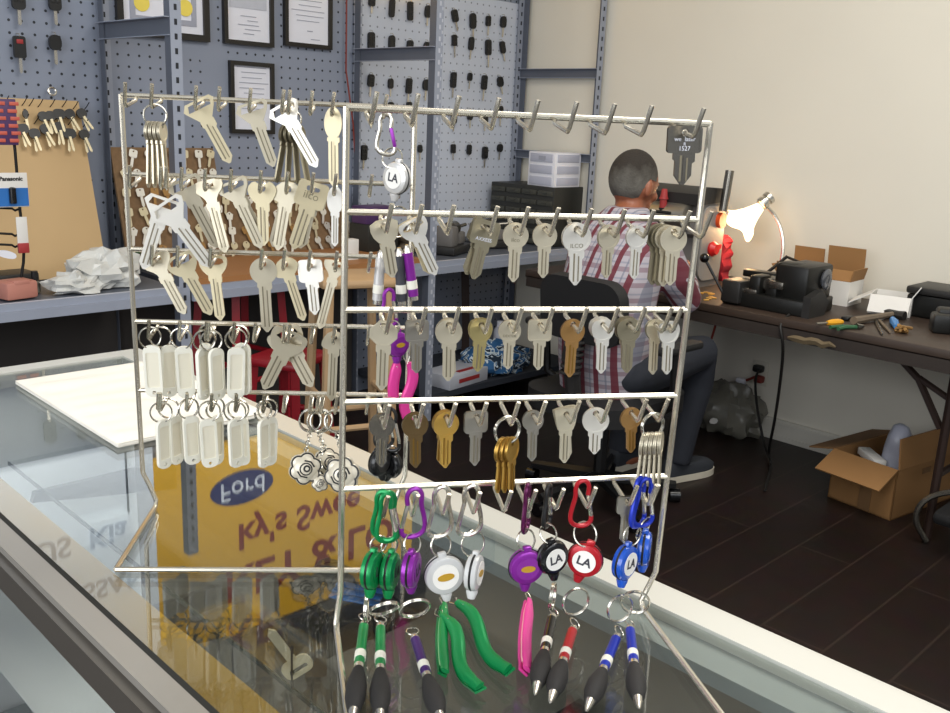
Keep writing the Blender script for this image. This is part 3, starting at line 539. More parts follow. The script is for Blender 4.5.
# lamp
lb = onx(776, 284, 3.86); lb = V(3.86, lb.y, BZ); t0 = (lb-CAM).dot(fw)
r = thing('desk_lamp', 'lit gooseneck lamp with white tulip shade on the bench', 'lamp', T(lb))
def lp(px, py, dt=0.): return r.matrix_world.inverted() @ atd(px, py, t0+dt)
bpy.context.view_layer.update()
m = MB().lathe([(.06, 0), (.06, .01), (.03, .025), (.012, .03)]); obj('base', m, 'steel', r)
m = MB().tube(smoothp([tuple(p) for p in (V(0, 0, .02), lp(779, 270), lp(784, 250), lp(782, 230), lp(775, 215), lp(768, 208))], 2, False), .0085); obj('gooseneck', m, 'chrome', r)
sa, sb = lp(769, 200), lp(737, 226, .0)
m = MB().lathe([(.026, .0), (.03, .004), (.03, .022), (.022, .026), (.022, .034), (.03, .038), (.03, .055), (.02, .06)], X=along(lp(771, 196), sb)@Matrix.Translation((0, 0, -.06))); obj('socket', m, 'chrome', r)
Xs = along(lp(760, 207), sb); m = MB(); prof = [(.022, 0), (.031, -.03), (.042, -.06), (.058, -.092), (.084, -.122)]; n = 48; vs = []; fs = []
for i, (rr, z) in enumerate(prof):
    for j in range(n): a = 2*PI*j/n; w = 1+.08*(i/4)**2*math.cos(4*a); vs.append((rr*w*math.cos(a), rr*w*math.sin(a), z-.012*(i/4)**2*math.cos(4*a)))
for i in range(4):
    for j in range(n): fs.append((i*n+j, i*n+(j+1) % n, (i+1)*n+(j+1) % n, (i+1)*n+j))
m.add(vs, fs, 0, Xs); obj('shade', m, 'lamp_glow', r)
m = MB().ball(Xs @ V(0, 0, -.05), .024, n=8); obj('bulb', m, 'lamp_glow', r)
ld = bpy.data.lights.new('lamp_light', 'POINT'); ld.energy = 1.6; ld.color = (1, .72, .42); ld.shadow_soft_size = .05; lo = bpy.data.objects.new('lamp_light', ld); COL.objects.link(lo); lo.location = r.matrix_world @ (Xs @ V(0, 0, -.13))
# black key duplicator
c = B(802, 318); a = B(717, 303.5); e = B(839, 312); L_ = a.y-c.y; D_ = e.x-c.x
L_ = max(.3, min(L_, .5)); D_ = max(.14, min(D_, .26))
r = thing('key_duplicator', 'black greasy key duplicator with a ball-ended lever on the bench', 'machine', T((c.x, c.y, BZ)))
m = MB().rbox((D_/2, L_/2, .03), (D_, L_, .06), .008); obj('base', m, 'machine_black', r)
m = MB().rbox((D_*.5, .07, .12), (D_*.85, .13, .14), .015).rbox((D_*.3, .10, .15), (.1, .1, .09), .02); obj('motor_housing', m, 'machine_black', r)
m = MB().lathe([(.038, 0), (.042, .008), (.03, .014), (.012, .012)], X=T((D_*.62, .002, .135)) @ TXT); obj('motor_cap', m, 'lens', r)
m = MB().poly([(.0, .0), (.13, .0), (.16, .05), (.09, .1), (.0, .08)], t=.03, y0=-.025); obj('guard', m, 'machine_dark', r)
m = MB().rbox((.05, L_*.62, .09), (.09, .05, .08), .01).rbox((.05, L_*.42, .08), (.08, .05, .06), .01).rbox((D_*.6, L_*.7, .115), (.05, L_*.55, .03), .006); obj('carriage', m, 'machine_black', r)
m = MB().rbox((.04, L_*.87, .055), (.12, L_*.24, .09), .008); obj('front_block', m, 'machine_dark', r)
m = MB().rbox((.03, L_*.36, .105), (.05, .06, .03), .004).rbox((.03, L_*.72, .065), (.06, .1, .02), .003).lathe([(.022, 0), (.022, .02)], X=T((.03, L_*.5, .10), 0, 0, PI/2)); obj('vise_jaws', m, 'steel_dark', r)
m = MB().lathe([(.033, 0), (.033, .012)], X=T((D_*.5, L_*.5, .11)) @ TXT).tube([(D_*.5, .13, .11), (D_*.5, L_*.6, .11)], .012); obj('cutter_wheel', m, 'steel', r)
bpy.context.view_layer.update(); iv = r.matrix_world.inverted()
la = iv @ onx(725, 297, c.x-.01); lbb = iv @ onx(704.5, 258, c.x-.05); m = MB().tube([la, lbb], .006); lv = obj('lever', m, 'black', r); m = MB().ball(lbb, .019); obj('ball_grip', m, 'black_gloss', lv)
m = MB().tube([(D_+.02, L_*.9, .1), (D_+.05, L_*.7, .18), (D_+.02, L_*.5, .17), (D_, L_*.45, .1)], .007); obj('power_cord', m, 'cord', r)
m = MB().rbox((.0, .0, .02), (.04, .05, .1), .006).rbox((0, .03, .08), (.05, .01, .05), .004); tag(obj('small_brass_vise', m, 'brass_pale', None, T((c.x+D_+.05, c.y+L_*.55, BZ+.03))), 'small brass fitting behind the black duplicator near the lamp', 'tool')
# open cartons
def carton(P, w, d, h, label, mt, rz=0, flaps=((1, 100),), fl=None, mi='cardboard'):
    r = thing('carton', label, 'box', T(P, rz)); t = .004; m = MB()
    m.box((0, 0, t/2), (w, d, t)); m.box((-w/2, 0, h/2), (t, d, h)).box((w/2, 0, h/2), (t, d, h)).box((0, -d/2, h/2), (w, t, h)).box((0, d/2, h/2), (w, t, h)); obj('body', m, mt, r, smooth=False)
    for side, ang, L in flaps:
        if side in 'xX': s = -1 if side == 'x' else 1; X = T((s*w/2, 0, h), 0, 0, s*math.radians(ang)); m = MB().box((0, 0, L/2), (t, d*.98, L))
        else: s = -1 if side == 'y' else 1; X = T((0, s*d/2, h), 0, -s*math.radians(ang), 0); m = MB().box((0, 0, L/2), (w*.98, t, L))
        obj('flap', m, mi, r, X, smooth=False)
    return r
P = B(800, 292); carton(V(3.84, onx(800, 275, 3.84).y, BZ), .14, .14, .085, 'small open white carton nearest the lamp, brown flap standing up', 'card_white', 0, (('X', -4, .115), ('x', 20, .06), ('y', 40, .05), ('Y', 40, .05)))
carton(V(3.8, onx(836, 290, 3.8).y, BZ), .15, .16, .10, 'open white carton behind the black duplicator, brown flap standing up', 'card_white', .05, (('X', -6, .125), ('x', -50, .06), ('y', 12, .05)))
P = B(884, 314); carton(V(P.x+.07, P.y, BZ), .16, .15, .075, 'low open white carton with spread flaps beside the black case', 'card_white', .25, (('x', 140, .08), ('Y', 120, .09), ('y', 30, .05)), mi='card_white')
P = B(918, 318); r = thing('tool_case', 'long black ribbed case lying on the bench by the wall', 'case', T((3.86, P.y-.17, BZ), .0)); m = MB().rbox((0, 0, .045), (.2, .46, .09), .012); obj('case_body', m, 'machine_black', r); m = MB().rbox((0, 0, .105), (.21, .47, .03), .01); obj('lid', m, 'machine_dark', r)
P = B(940, 332); r = thing('clamp', 'small black metal clamp at the right end of bench', 'clamp', T(P, .5)); m = MB().rbox((0, 0, .035), (.09, .07, .07), .012).rbox((.04, -.03, .06), (.07, .09, .05), .012); obj('body', m, 'machine_black', r); m = MB().ball((-.03, -.03, .02), .008).ball((-.0, -.045, .02), .008); obj('screws', m, 'chrome', r); m = MB().lathe([(.025, 0), (.025, .02)], X=T((.05, -.06, .09)) @ TXT); obj('grip', m, 'drawer_face', r)
# hand tools
def tl(px, py, px2, py2, z=.008): a = B(px, py); b = B(px2, py2); a.z = b.z = BZ+z; return a, b
a, b = tl(827, 325, 842, 324); r = thing('cutter', 'yellow-orange handled cutter on the front of bench', 'tool', T((a+b)/2)); d = (b-a)/2; m = MB().tube([-d, d*-.4, d*.4, d], [.008, .013, .013, .008]); obj('handle', m, 'yellow_tool', r); m = MB().tube([-d, -d*2.4], .004); obj('blade', m, 'steel', r)
a, b = tl(838, 331, 858, 329); r = thing('pliers', 'dark green handled pliers below the hammer handle', 'tool', T((a+b)/2)); d = (b-a)/2; m = MB().tube([-d, V(0, .012, 0), d*.8], .007).tube([-d+V(0, .03, 0), V(0, .03, 0), d*.8], .007); obj('handles', m, 'tool_green', r); m = MB().tube([d*.8, d*1.5], [.014, .006]); obj('jaws', m, 'steel_dark', r)
a, b = tl(853, 325, 893, 318, .016); r = thing('hammer', 'old hammer with worn wooden handle beside white carton', 'hammer', T((a+b)/2)); d = (b-a)/2; m = MB().tube([-d, V(0, 0, 0), d], [.016, .013, .011]); obj('handle', m, 'tool_wood', r); n_ = d.cross(V(0, 0, 1)).normalized(); m = MB().tube([d-n_*.05, d-n_*.02, d+n_*.02, d+n_*.045], [.008, .016, .016, .019]); obj('head', m, 'machine_dark', r)
for i, (x, y, x2, y2) in enumerate(((875, 322, 882, 336), (879, 322, 890, 334))):
    a, b = tl(x, y, x2, y2, .006); d = b-a; m = MB().tube([V(0, 0, 0), d*.5, d], [.006, .007, .004], n=6); tag(obj('file', m, 'tool_wood' if i else 'steel_dark', None, T(a)), ('rusty' if i else 'dark steel')+' file lying in front of the hammer head', 'tool')
a, b = tl(892, 322, 896, 330, .012); d = b-a; m = MB().tube([V(0, 0, 0), d*.5, d], [.01, .016, .01]); tag(obj('penknife', m, 'tool_blue', None, T(a)), 'small blue plastic tool among the tools on the bench', 'tool')
P = B(903, 333); P.z += .012
m = MB()
for i in range(7): m.tube([(random.uniform(-.03, .03), random.uniform(-.03, .03), random.uniform(-.008, .015)) for _ in range(3)], .006, n=6)
tag(obj('rusty_fittings', m, 'bronze', None, T(P)), 'little heap of rusty fittings beside the blue tool', 'scrap metal')
P = B(847, 320); P.z += .008; m = MB().rbox((0, 0, 0), (.05, .03, .015), .005).rbox((.03, -.04, 0), (.04, .025, .015), .005); tag(obj('black_part', m, 'black', None, T(P)), 'small black machine parts just above the hammer handle', 'machine part')
# ------------------------------------------------------------------ below the bench
def W(px, py, dx=.01): return onx(px, py, XR-dx)
r = thing('power_outlet', 'wall outlet with black and red plugs below the bench', 'outlet', T(W(760, 373, .004))); m = MB().rbox((0, 0, 0), (.008, .08, .12), .003); obj('plate', m, 'outlet', r)
m = MB().rbox((-.02, .0, .025), (.04, .05, .035), .01); obj('black_plug', m, 'black', r); m = MB().rbox((-.02, -.01, -.025), (.04, .045, .035), .01); obj('red_plug', m, 'cord_red', r)
P = [W(759, 370, .04), W(755, 378, .1), W(756, 400, .15), W(760, 425, .2), onz(765, 447, .02), onz(772, 463, .012), onz(769, 474, .012), onz(765, 490, .012)]; tag(obj('power_cable', MB().tube(smoothp([tuple(p) for p in P], 2, False), .006), 'cord'), 'black power cord looping from the outlet to the floor', 'cord')
P = [B(789, 316)+V(0, 0, .005), V(bf-.01, B(789, 316).y, BZ-.02), onx(784, 345, bf-.005), onx(780, 385, bf+.12), onx(774, 425, bf+.22), onz(768, 452, .02), onz(771, 462, .03)]; tag(obj('hanging_cable', MB().tube(smoothp([tuple(p) for p in P], 2, False), .006), 'cord'), 'black cord hanging over the bench edge down to floor', 'cord')
P = [W(757, 376, .03), W(745, 381, .03), W(730, 383, .03), W(712, 383, .02), W(690, 380, .02)]; tag(obj('extension_cable', MB().tube(smoothp([tuple(p) for p in P], 2, False), .006), 'cord_red'), 'red extension cord running along the wall to the outlet', 'cord')
m = MB().rbox((0, 0, 0), (.025, .05, .03), .008); tag(obj('cord_connector', m, 'paper', None, T(W(741, 381, .035))), 'white connector on the red extension cord', 'connector')
P = [onx(717, 319, bf+.03), onx(712, 338, bf+.1), onx(703, 362, bf+.15), onx(700, 378, bf+.2)]; tag(obj('brown_cord', MB().tube(smoothp([tuple(p) for p in P], 2, False), .005), 'cord_red'), 'thin brown cord hanging under the bench by the knee', 'cord')
P = onz(728, 430, 0); lump('plastic_sack', V(P.x+.0, P.y+.02, 0), (.14, .2, .16), 'bag_clear', 'full clear plastic sack on the floor against the wall', 'plastic bag', 8.2, .28)
for i, (px, py) in enumerate(((738, 420), (743, 418), (713, 421))):
    P = onz(728, 430, 0); P = atd(px, py, (P-CAM).dot(fw)-.12); m = MB().poly(smoothp([(-.02, -.012), (.018, -.016), (.024, .012), (-.01, .018)], 1), t=.004); tag(obj('paper_scrap', m, 'white', None, T(P, -.8, .2)), 'white printed scrap showing on the clear plastic sack', 'paper scrap', 'scraps on the plastic sack')
# cardboard box on the floor
c0 = onz(890, 521, 0); c1 = onz(827.5, 496.5, 0); dy = (c1-c0); dy.z = 0; wd = dy.length; ydir = dy.normalized(); xdir = ydir.cross(V(0, 0, 1)); hb = .205; dp = .46
r = thing('cardboard_box', 'open brown cardboard box on the floor beneath the bench', 'cardboard box', axes(c0, xdir, ydir, V(0, 0, 1)))
t = .006; m = MB().box((dp/2, wd/2, t/2), (dp, wd, t)).box((t/2, wd/2, hb/2), (t, wd, hb)).box((dp-t/2, wd/2, hb/2), (t, wd, hb)).box((dp/2, t/2, hb/2), (dp, t, hb)).box((dp/2, wd-t/2, hb/2), (dp, t, hb)); obj('body', m, 'cardboard', r, smooth=False)
m = MB().box((0, 0, .065), (t, wd*1.0, .13)); obj('front_flap', m, 'cardboard', r, T((0, wd/2, hb), 0, 0, math.radians(-118)), smooth=False)
m = MB().box((0, 0, .06), (dp*.98, t, .12)); obj('side_flap', m, 'cardboard', r, T((dp/2, 0, hb), 0, math.radians(-6)), smooth=False)
m = MB().box((0, 0, .06), (dp*.98, t, .12)); obj('side_flap', m, 'cardboard_dark', r, T((dp/2, wd, hb), 0, math.radians(-104)), smooth=False)
m = MB().box((-.002, wd*.42, hb*.42), (.002, .05, hb*.8)); obj('tape', m, 'cardboard_dark', r, smooth=False)
m = MB().box((dp*.45, -.001, hb*.82), (.06, .002, .022)); obj('print_mark', m, 'cardboard_dark', r, smooth=False)
def inb(x, y, z): return r.matrix_world @ V(x, y, z)
bpy.context.view_layer.update()
m = MB().rbox((0, 0, .0), (.16, .05, .03), .004); tag(obj('white_carton', m, 'white', None, T(inb(.10, wd*.62, hb-.02), .8)), 'flat white carton lying inside the cardboard box', 'box')
m = MB().rbox((0, 0, -.08), (.1, .07, .16), .004); tag(obj('white_carton', m, 'card_white', None, T(inb(.26, wd*.55, hb-.01), .5)), 'upright white carton inside the cardboard box', 'box')
m = MB().lathe([(.05, -.18), (.055, -.1), (.05, .03), (.045, .08), (.03, .12), (.01, .13)], n=14)
for p in m.v: p.x += .012*noise.noise(p*20); p.y += .012*noise.noise(p*20+V(5, 5, 5))
tag(obj('wrapped_bottle', m, 'drawer_clear', None, T(inb(.15, wd*.36, hb), 0, 0, .05)), 'grey plastic-wrapped bottle standing up out of the cardboard box', 'bottle')
# chair at the right edge
f0 = onz(926, 541, 0.01); r = thing('metal_chair', 'black chair with a shiny bent leg at lower right edge', 'chair', T(V(f0.x, f0.y, 0)))
bpy.context.view_layer.update(); iv = r.matrix_world.inverted(); t1 = (f0-CAM).dot(fw)
m = MB().tube(smoothp([tuple(iv @ p) for p in (f0, atd(914, 520, t1-.02), atd(920, 503, t1-.03), atd(938, 493, t1-.05), atd(975, 490, t1-.1))], 2, False), .011); obj('leg', m, 'steel_dark', r)
Q = iv @ atd(992, 520, t1-.15); m = MB().rbox(Q, (.3, .3, .05), .02); obj('seat', m, 'chair_black', r); m = MB().tube([Q+V(.1, .1, 0), V(Q.x+.1, Q.y+.1, 0)], .011).tube([Q+V(.1, -.1, 0), V(Q.x+.1, Q.y-.1, 0)], .011); obj('leg', m, 'steel_dark', r)
# ------------------------------------------------------------------ office chair
r = thing('office_chair', 'black swivel office chair the man is sitting on', 'office chair', T((2.76, 2.05, 0)))
bc = ony(592, 300, 2.0); bx_ = bc.x-2.76-.02; yb0 = 2.0-2.05
Xb = T((bx_, yb0+.02, bc.z-.04), 0, 0, math.radians(-6)) @ Matrix.Rotation(PI/2, 4, 'Z'); m = MB().poly(rrect(-.18, -.11, .18, .12, .07, 6), t=.05); obj('backrest', m, 'chair_black', r, Xb)
m = MB().tube([(bx_-.01, yb0+.03, bc.z-.08), (bx_-.04, yb0+.03, .62), (bx_+.0, yb0+.03, .44), (-.0, 0, .40)], [.03, .032, .03, .03], n=8)
for k in range(9): m.ringo((bx_-.036+.003*k, yb0+.03, .56+.022*k), .034, .006, axis='Z', n=12)
obj('spine', m, 'black_grip', r)
m = MB().poly(smoothp(rrect(-.25, -.24, .25, .24, .12, 4), 1), t=.07); obj('seat', m, 'chair_black', r, Matrix.Translation((0, 0, .42)) @ Matrix.Rotation(-PI/2, 4, 'X'))
for s in (-1, 1): m = MB().tube([(.02, s*.25, .42), (.0, s*.30, .46), (-.02, s*.30, .66)], .016); a_ = obj('arm', m, 'black', r); m = MB().rbox((.0, s*.30, .67), (.24, .06, .03), .012); obj('arm_pad', m, 'chair_black', a_)
m = MB().tube([(0, 0, .39), (0, 0, .08)], .025); obj('gas_lift', m, 'black', r)
for k in range(5):
    a = 2*PI*k/5+.5; m = MB().tube([(0, 0, .1), (.3*math.cos(a), .3*math.sin(a), .07)], [.028, .018], n=6); l_ = obj('foot', m, 'black', r); m = MB().lathe([(.026, -.02), (.026, .02)], X=T((.3*math.cos(a), .3*math.sin(a), .028), a+PI/2) @ TXT, n=12); obj('caster', m, 'black_gloss', l_)
# ------------------------------------------------------------------ the man
def remesh(o, vox, sm=4):
    a = o.modifiers.new('r', 'REMESH'); a.mode = 'VOXEL'; a.voxel_size = vox; a.use_smooth_shade = True
    b = o.modifiers.new('s', 'SMOOTH'); b.iterations = sm; b.factor = .5
    me = bpy.data.meshes.new_from_object(o.evaluated_get(bpy.context.evaluated_depsgraph_get())); o.modifiers.clear(); old = o.data; o.data = me; me.name = o.name; bpy.data.meshes.remove(old)
    for p in me.polygons: p.use_smooth = True
    return o
def loft(m, rings, n=24):
    vs = []; fs = []; k = len(rings)
    for (x, y, z, wy, dx) in rings:
        for j in range(n): a = 2*PI*j/n; c, s = math.cos(a), math.sin(a); vs.append((x+dx*math.copysign(abs(c)**.85, c), y+wy*math.copysign(abs(s)**.85, s), z))
    for i in range(k-1):
        for j in range(n): fs.append((i*n+j, i*n+(j+1) % n, (i+1)*n+(j+1) % n, (i+1)*n+j))
    fs.append(tuple(reversed(range(n)))); fs.append(tuple(range((k-1)*n, k*n))); m.add(vs, fs); return m
PX0 = V(2.76, 2.05, 0)
man = thing('person', 'grey-haired person in a plaid shirt and jeans seated at the bench, back turned', 'person', T(PX0))
def L(*p): return V(*p)-PX0
def lring(l): return [(x-PX0.x, y-PX0.y, z, a, b) for x, y, z, a, b in l]
HC = ony(634, 184, 2.13); HC = V(HC.x, HC.y, HC.z)
NX = HC.x-2.93; dX = V(NX, HC.y-2.12, 0)
tors = [(2.76, 2.06, .44, .15, .13), (2.74, 2.06, .58, .155, .13), (2.73, 2.06, .72, .16, .125), (2.76+NX*.5, 2.07, .86, .17, .13), (2.80+NX*.8, 2.08, .98, .18, .115), (2.83+NX, 2.09, 1.055, .155, .09), (2.852+NX, 2.10, 1.10, .085, .07)]
m = loft(MB(), lring(tors)); hl = HC-PX0
fd = V(1, -.12, -.22).normalized(); sd = V(-.12, -1, 0).normalized(); ud = sd.cross(fd)*-1
if ud.z < 0: ud = -ud
XH = axes(hl, fd, -sd, ud)          # head: local X = forward, Y = left, Z = up
m.tube([L(2.84+NX, 2.10, 1.04), hl+V(-.02, -.005, -.09), hl+V(-.01, 0, -.02)], [.062, .058, .06], n=16)
m.ball((0, 0, .012), 1, X=XH, n=16, sc=(.098, .079, .105)); m.ball((.03, 0, -.055), 1, X=XH, n=12, sc=(.066, .058, .062))
m.add([(.09, -.014, -.03), (.09, .014, -.03), (.122, 0, -.028), (.088, 0, .02), (.085, 0, -.045)], [(0, 2, 3), (2, 1, 3), (0, 4, 2), (1, 2, 4), (0, 3, 1), (0, 1, 4)], 0, XH)
for s in (-1, 1):
    m.ball((-.005, s*.083, -.012), 1, X=XH, n=8, sc=(.018, .012, .033)); m.ball((.0, s*.076, -.03), 1, X=XH, n=8, sc=(.012, .012, .014))
    m.ball((.078, s*.03, .018), 1, X=XH, n=8, sc=(.018, .022, .009)); m.ball((.07, s*.042, -.03), 1, X=XH, n=8, sc=(.022, .02, .02))
m.ball((.088, 0, -.062), 1, X=XH, n=8, sc=(.012, .024, .007)); m.ball((.086, 0, -.073), 1, X=XH, n=8, sc=(.012, .021, .007))
arms = {-1: [L(2.83+NX, 1.945, 1.02), L(2.91, 1.89, .88), L(2.98, 1.88, .80), L(3.09, 1.96, .83), L(3.2, 2.05, .87)], 1: [L(2.85+NX, 2.225, 1.02), L(2.99, 2.24, .89), L(3.09, 2.25, .82), L(3.16, 2.26, .84), L(3.26, 2.2, .87)]}
for s, a in arms.items():
    m.tube(a, [.055, .045, .04, .036, .026], n=12); w = a[-1]; d = (a[-1]-a[-2]).normalized(); lat = V(0, 0, 1).cross(d).normalized(); dn_ = V(0, 0, -1)
    m.ball(w+d*.045, 1, n=10, sc=(.046, .036, .016))
    for k, ln in enumerate((.068, .078, .073, .056)):
        o_ = lat*(.027-.018*k)*(1 if s > 0 else -1); p0 = w+d*.075+o_; m.tube([p0, p0+d*ln*.45+dn_*.008, p0+d*ln*.75+dn_*.03, p0+d*ln*.8+dn_*.052], [.0095, .009, .008, .007], n=8)
    tb = w+d*.03+lat*.03*(1 if s > 0 else -1); tdir = lat*(1 if s > 0 else -1); m.tube([tb, tb+d*.03+tdir*.02+dn_*.012, tb+d*.055+tdir*.014+dn_*.035], [.011, .01, .008], n=8)
leg = {-1: [L(2.80, 1.96, .53), L(3.0, 1.94, .545), L(3.21, 1.935, .55), L(3.23, 1.95, .42), L(3.20, 1.965, .24), L(3.18, 1.975, .08)], 1: [L(2.80, 2.16, .53), L(3.0, 2.18, .54), L(3.18, 2.2, .54), L(3.18, 2.2, .4), L(3.13, 2.2, .24), L(3.1, 2.2, .08)]}
for s, a in leg.items(): m.tube(a, [.085, .075, .062, .06, .05, .036], n=12); m.ball(a[-1]+V(.07, -.01, -.045), 1, n=8, sc=(.11, .038, .03))
body = remesh(obj('body', m, 'skin', man), .006, 3)
m = loft(MB(), lring([(x, y, z, a+.018, b+.018) for x, y, z, a, b in tors[:-1]]+[(2.85+NX, 2.10, 1.095, .10, .08), (2.865+NX, 2.10, 1.125, .074, .072)]))
for s, a in arms.items(): m.tube([a[0]+V(0, -s*.06, .0)]+a[:-1]+[a[-1]*.85+a[-2]*.15], [.07, .082, .066, .058, .052, .043], n=14)
shirt = remesh(obj('shirt', m, 'plaid', man), .009, 5)
m = MB(); n = 26; ring = [hl+V(-.034+.078*math.cos(a), -.005+.074*math.sin(a), -.118-.022*math.cos(a)) for a in [2*PI*i/n for i in range(n)]]; m.tube(ring, .014, closed=True, n=8); o = obj('collar', m, 'plaid', shirt)
m = MB()
for s, a in leg.items(): m.tube([a[0]+V(-.08, -s*.03, .02)]+a, [.11, .105, .092, .076, .07, .062, .058], n=14)
m.ball(L(2.76, 2.06, .53), 1, n=12, sc=(.15, .2, .12)); remesh(obj('trousers', m, 'jeans', man), .009, 5)
m = MB(); m.ball((-.012, 0, .022), 1, X=XH, n=18, sc=(.101, .084, .106)); keep = [i for i, p in enumerate(m.v)]
inv = XH.inverted(); fs = []
for f in m.f:
    c = sum((m.v[i] for i in f), V(0, 0, 0))/len(f); q = inv @ c
    front = q.x > .045 and q.z < .07; low = q.z < (-.03 if q.x < -.03 else .0) - .25*max(0, -q.x-.05)*-1
    side = q.x > -.01 and q.z < .03
    low = q.z < -.055 if q.x < -.03 else q.z < -.02
    if not (front or low or side): fs.append(f)
m.f = fs; m.m = [0]*len(fs)
for i, f in enumerate(fs):
    q = inv @ (sum((m.v[j] for j in f), V(0, 0, 0))/len(f))
    if q.z < .012+.012*noise.noise(q*40): m.m[i] = 1
M['hairmix'] = hairmat(HC.z-.05); obj('hair', m, ['hairmix', 'hairmix'], man)
for s in (-1, 1):
    m = MB().ball((.083, s*.03, .006), .011, X=XH, n=8); obj('eye', m, 'white', man); m = MB().ball((.092, s*.03, .005), .005, X=XH, n=6); obj('iris', m, 'black', man)
for s, a in leg.items():
    an = a[-1]; d = (V(1, -.2, 0) if s < 0 else V(1, 0, 0)).normalized(); rings = []; m = MB(); X = axes(V(an.x, an.y, 0), d, V(0, 0, 1).cross(d), V(0, 0, 1))
    out = [(-.07, 0), (-.06, .034), (.0, .036), (.08, .044), (.15, .046), (.2, .03), (.215, 0), (.2, -.03), (.15, -.046), (.08, -.044), (.0, -.036), (-.06, -.034)]; out = smoothp(out, 2)
    up = MB(); N_ = len(out); vs = []; fs = []
    prof = [(.028, 1.0), (.05, .97), (.075, .8), (.095, .5), (.10, .2)]
    for z, sc in prof:
        for x, y in out: xx = x if sc > .9 else -.03+(x+.03)*(.35+.65*sc); vs.append((xx, y*(.55+.45*sc), z if x < .06 or sc > .9 else z*(1-.35*(1-sc))))
    for i in range(len(prof)-1):
        for j in range(N_): fs.append((i*N_+j, i*N_+(j+1) % N_, (i+1)*N_+(j+1) % N_, (i+1)*N_+j))
    fs.append(tuple(range((len(prof)-1)*N_, len(prof)*N_))); m.add(vs, fs, 0, X); sh_ = obj('shoe', m, 'shoe', man)
    m = MB(); vs = []; fs = []
    for z in (.002, .03):
        for x, y in out: vs.append((x*1.02, y*1.05, z))
    for j in range(N_): fs.append((j, (j+1) % N_, N_+(j+1) % N_, N_+j))
    fs.append(tuple(reversed(range(N_)))); fs.append(tuple(range(N_, 2*N_))); m.add(vs, fs, 0, X); obj('sole', m, 'shoe_sole', sh_)
# ================================================================== GLASS COUNTER
ZC = .947
xl0 = (onz(0, 558, ZC).x+onz(151, 713, ZC).x)/2; xl1 = (onz(0, 519, ZC).x+onz(209, 713, ZC).x)/2; xr1 = (onz(690, 594, ZC).x+onz(950, 709, ZC).x)/2; xr0 = xr1-.05
ye = onz(60, 366, ZC).y; y0 = -.6
def cob(n, mb, ms, par): return obj(n, mb, ms, par, smooth=False)
ct = thing('display_counter', 'long aluminium-framed glass display counter the key racks stand on', 'display counter', T((0, 0, 0)))
yc, yl = (y0+ye)/2, ye-y0
m = MB().box(((xl0+.01+xl1)/2, yc, ZC-.012), (xl1-xl0-.01, yl, .026)); m.box((xl0+.005, yc, ZC-.022), (.012, yl, .03), 1).box((xl1+.003, yc, ZC-.004), (.006, yl, .010), 2); cob('front_rail', m, ['alu_front', 'alu_dark', 'gasket'], ct)
m = MB().box((xl1+.033, yc, ZC-.02), (.048, yl-.1, .003)); cob('reflection_strip', m, 'reflection_yellow', ct)  # added strip, its yellow painted in as the sign's reflection along the front rail
m = MB().box(((xr0+xr1)/2-.006, yc, ZC-.012), (xr1-xr0-.012, yl, .028)).box((xr1-.006, yc, ZC-.014), (.011, yl, .024), 0).box((xr1-.0125, yc, ZC-.006), (.002, yl, .0135), 1); cob('rear_rail', m, ['alu', 'gasket'], ct)
m = MB().box((xr0-.02, yc, ZC-.02), (.04, yl, .016)); cob('rear_lip', m, 'case_grey', ct)
m = MB().box(((xl0+xr1)/2, ye+.02, ZC-.012), (xr1-xl0, .04, .028)); cob('end_rail', m, 'alu', ct)
m = MB().box(((xl1+xr0)/2, yc, ZC-.003), (xr0-xl1-.004, yl-.004, .005)); cob('top_glass', m, 'top_glass', ct)
m = MB().box((xl0+.012, yc, .62), (.005, yl, .63)); cob('front_glass', m, 'glass', ct)
m = MB().box(((xl0+xr1)/2, ye+.02, .47), (xr1-xl0, .012, .90)); cob('end_panel', m, 'case_white', ct)
m = MB().box((xr0+.02, yc, .60), (.012, yl, .64)); cob('rear_panel', m, 'case_dark', ct)
m = MB().box(((xl0+xr1)/2, yc, .28), (xr1-xl0, yl, .02)); cob('deck', m, 'case_grey', ct)
m = MB().box(((xl0+xr1)/2, yc, .14), (xr1-xl0-.03, yl-.03, .28)); cob('plinth', m, 'alu_dark', ct)
# glass shelves carried on tapered brackets
for z, sx0, nm in ((.80, onz(27, 478, .80).x, 'upper'), (.60, onz(5, 640, .60).x, 'lower')):
    sx0 = max(sx0, xl0+.05)
    m = MB().box(((sx0+xr0)/2, yc, z), (xr0-sx0, yl-.1, .006)); m.box((sx0, yc, z), (.002, yl-.1, .0065), 1); cob('glass_shelf', m, ['glass', 'glass_edge'], ct)
    for yy in ((onz(32, 490, z).y, .55, 0.0) if nm == 'upper' else (onz(14, 652, z).y, 1.3, .2)):
        m = MB().poly([(xr0, z-.004), (sx0-.01, z-.004), (sx0-.015, z-.02), (xr0, z-.06)], t=.012); [setattr(p, 'y', p.y+yy) for p in m.v]; cob('shelf_bracket', m, 'bracket', ct)
m = MB().box((.45, yc, .6045), (.15, yl-.2, .002)); cob('shelf_liner', m, 'liner', ct)
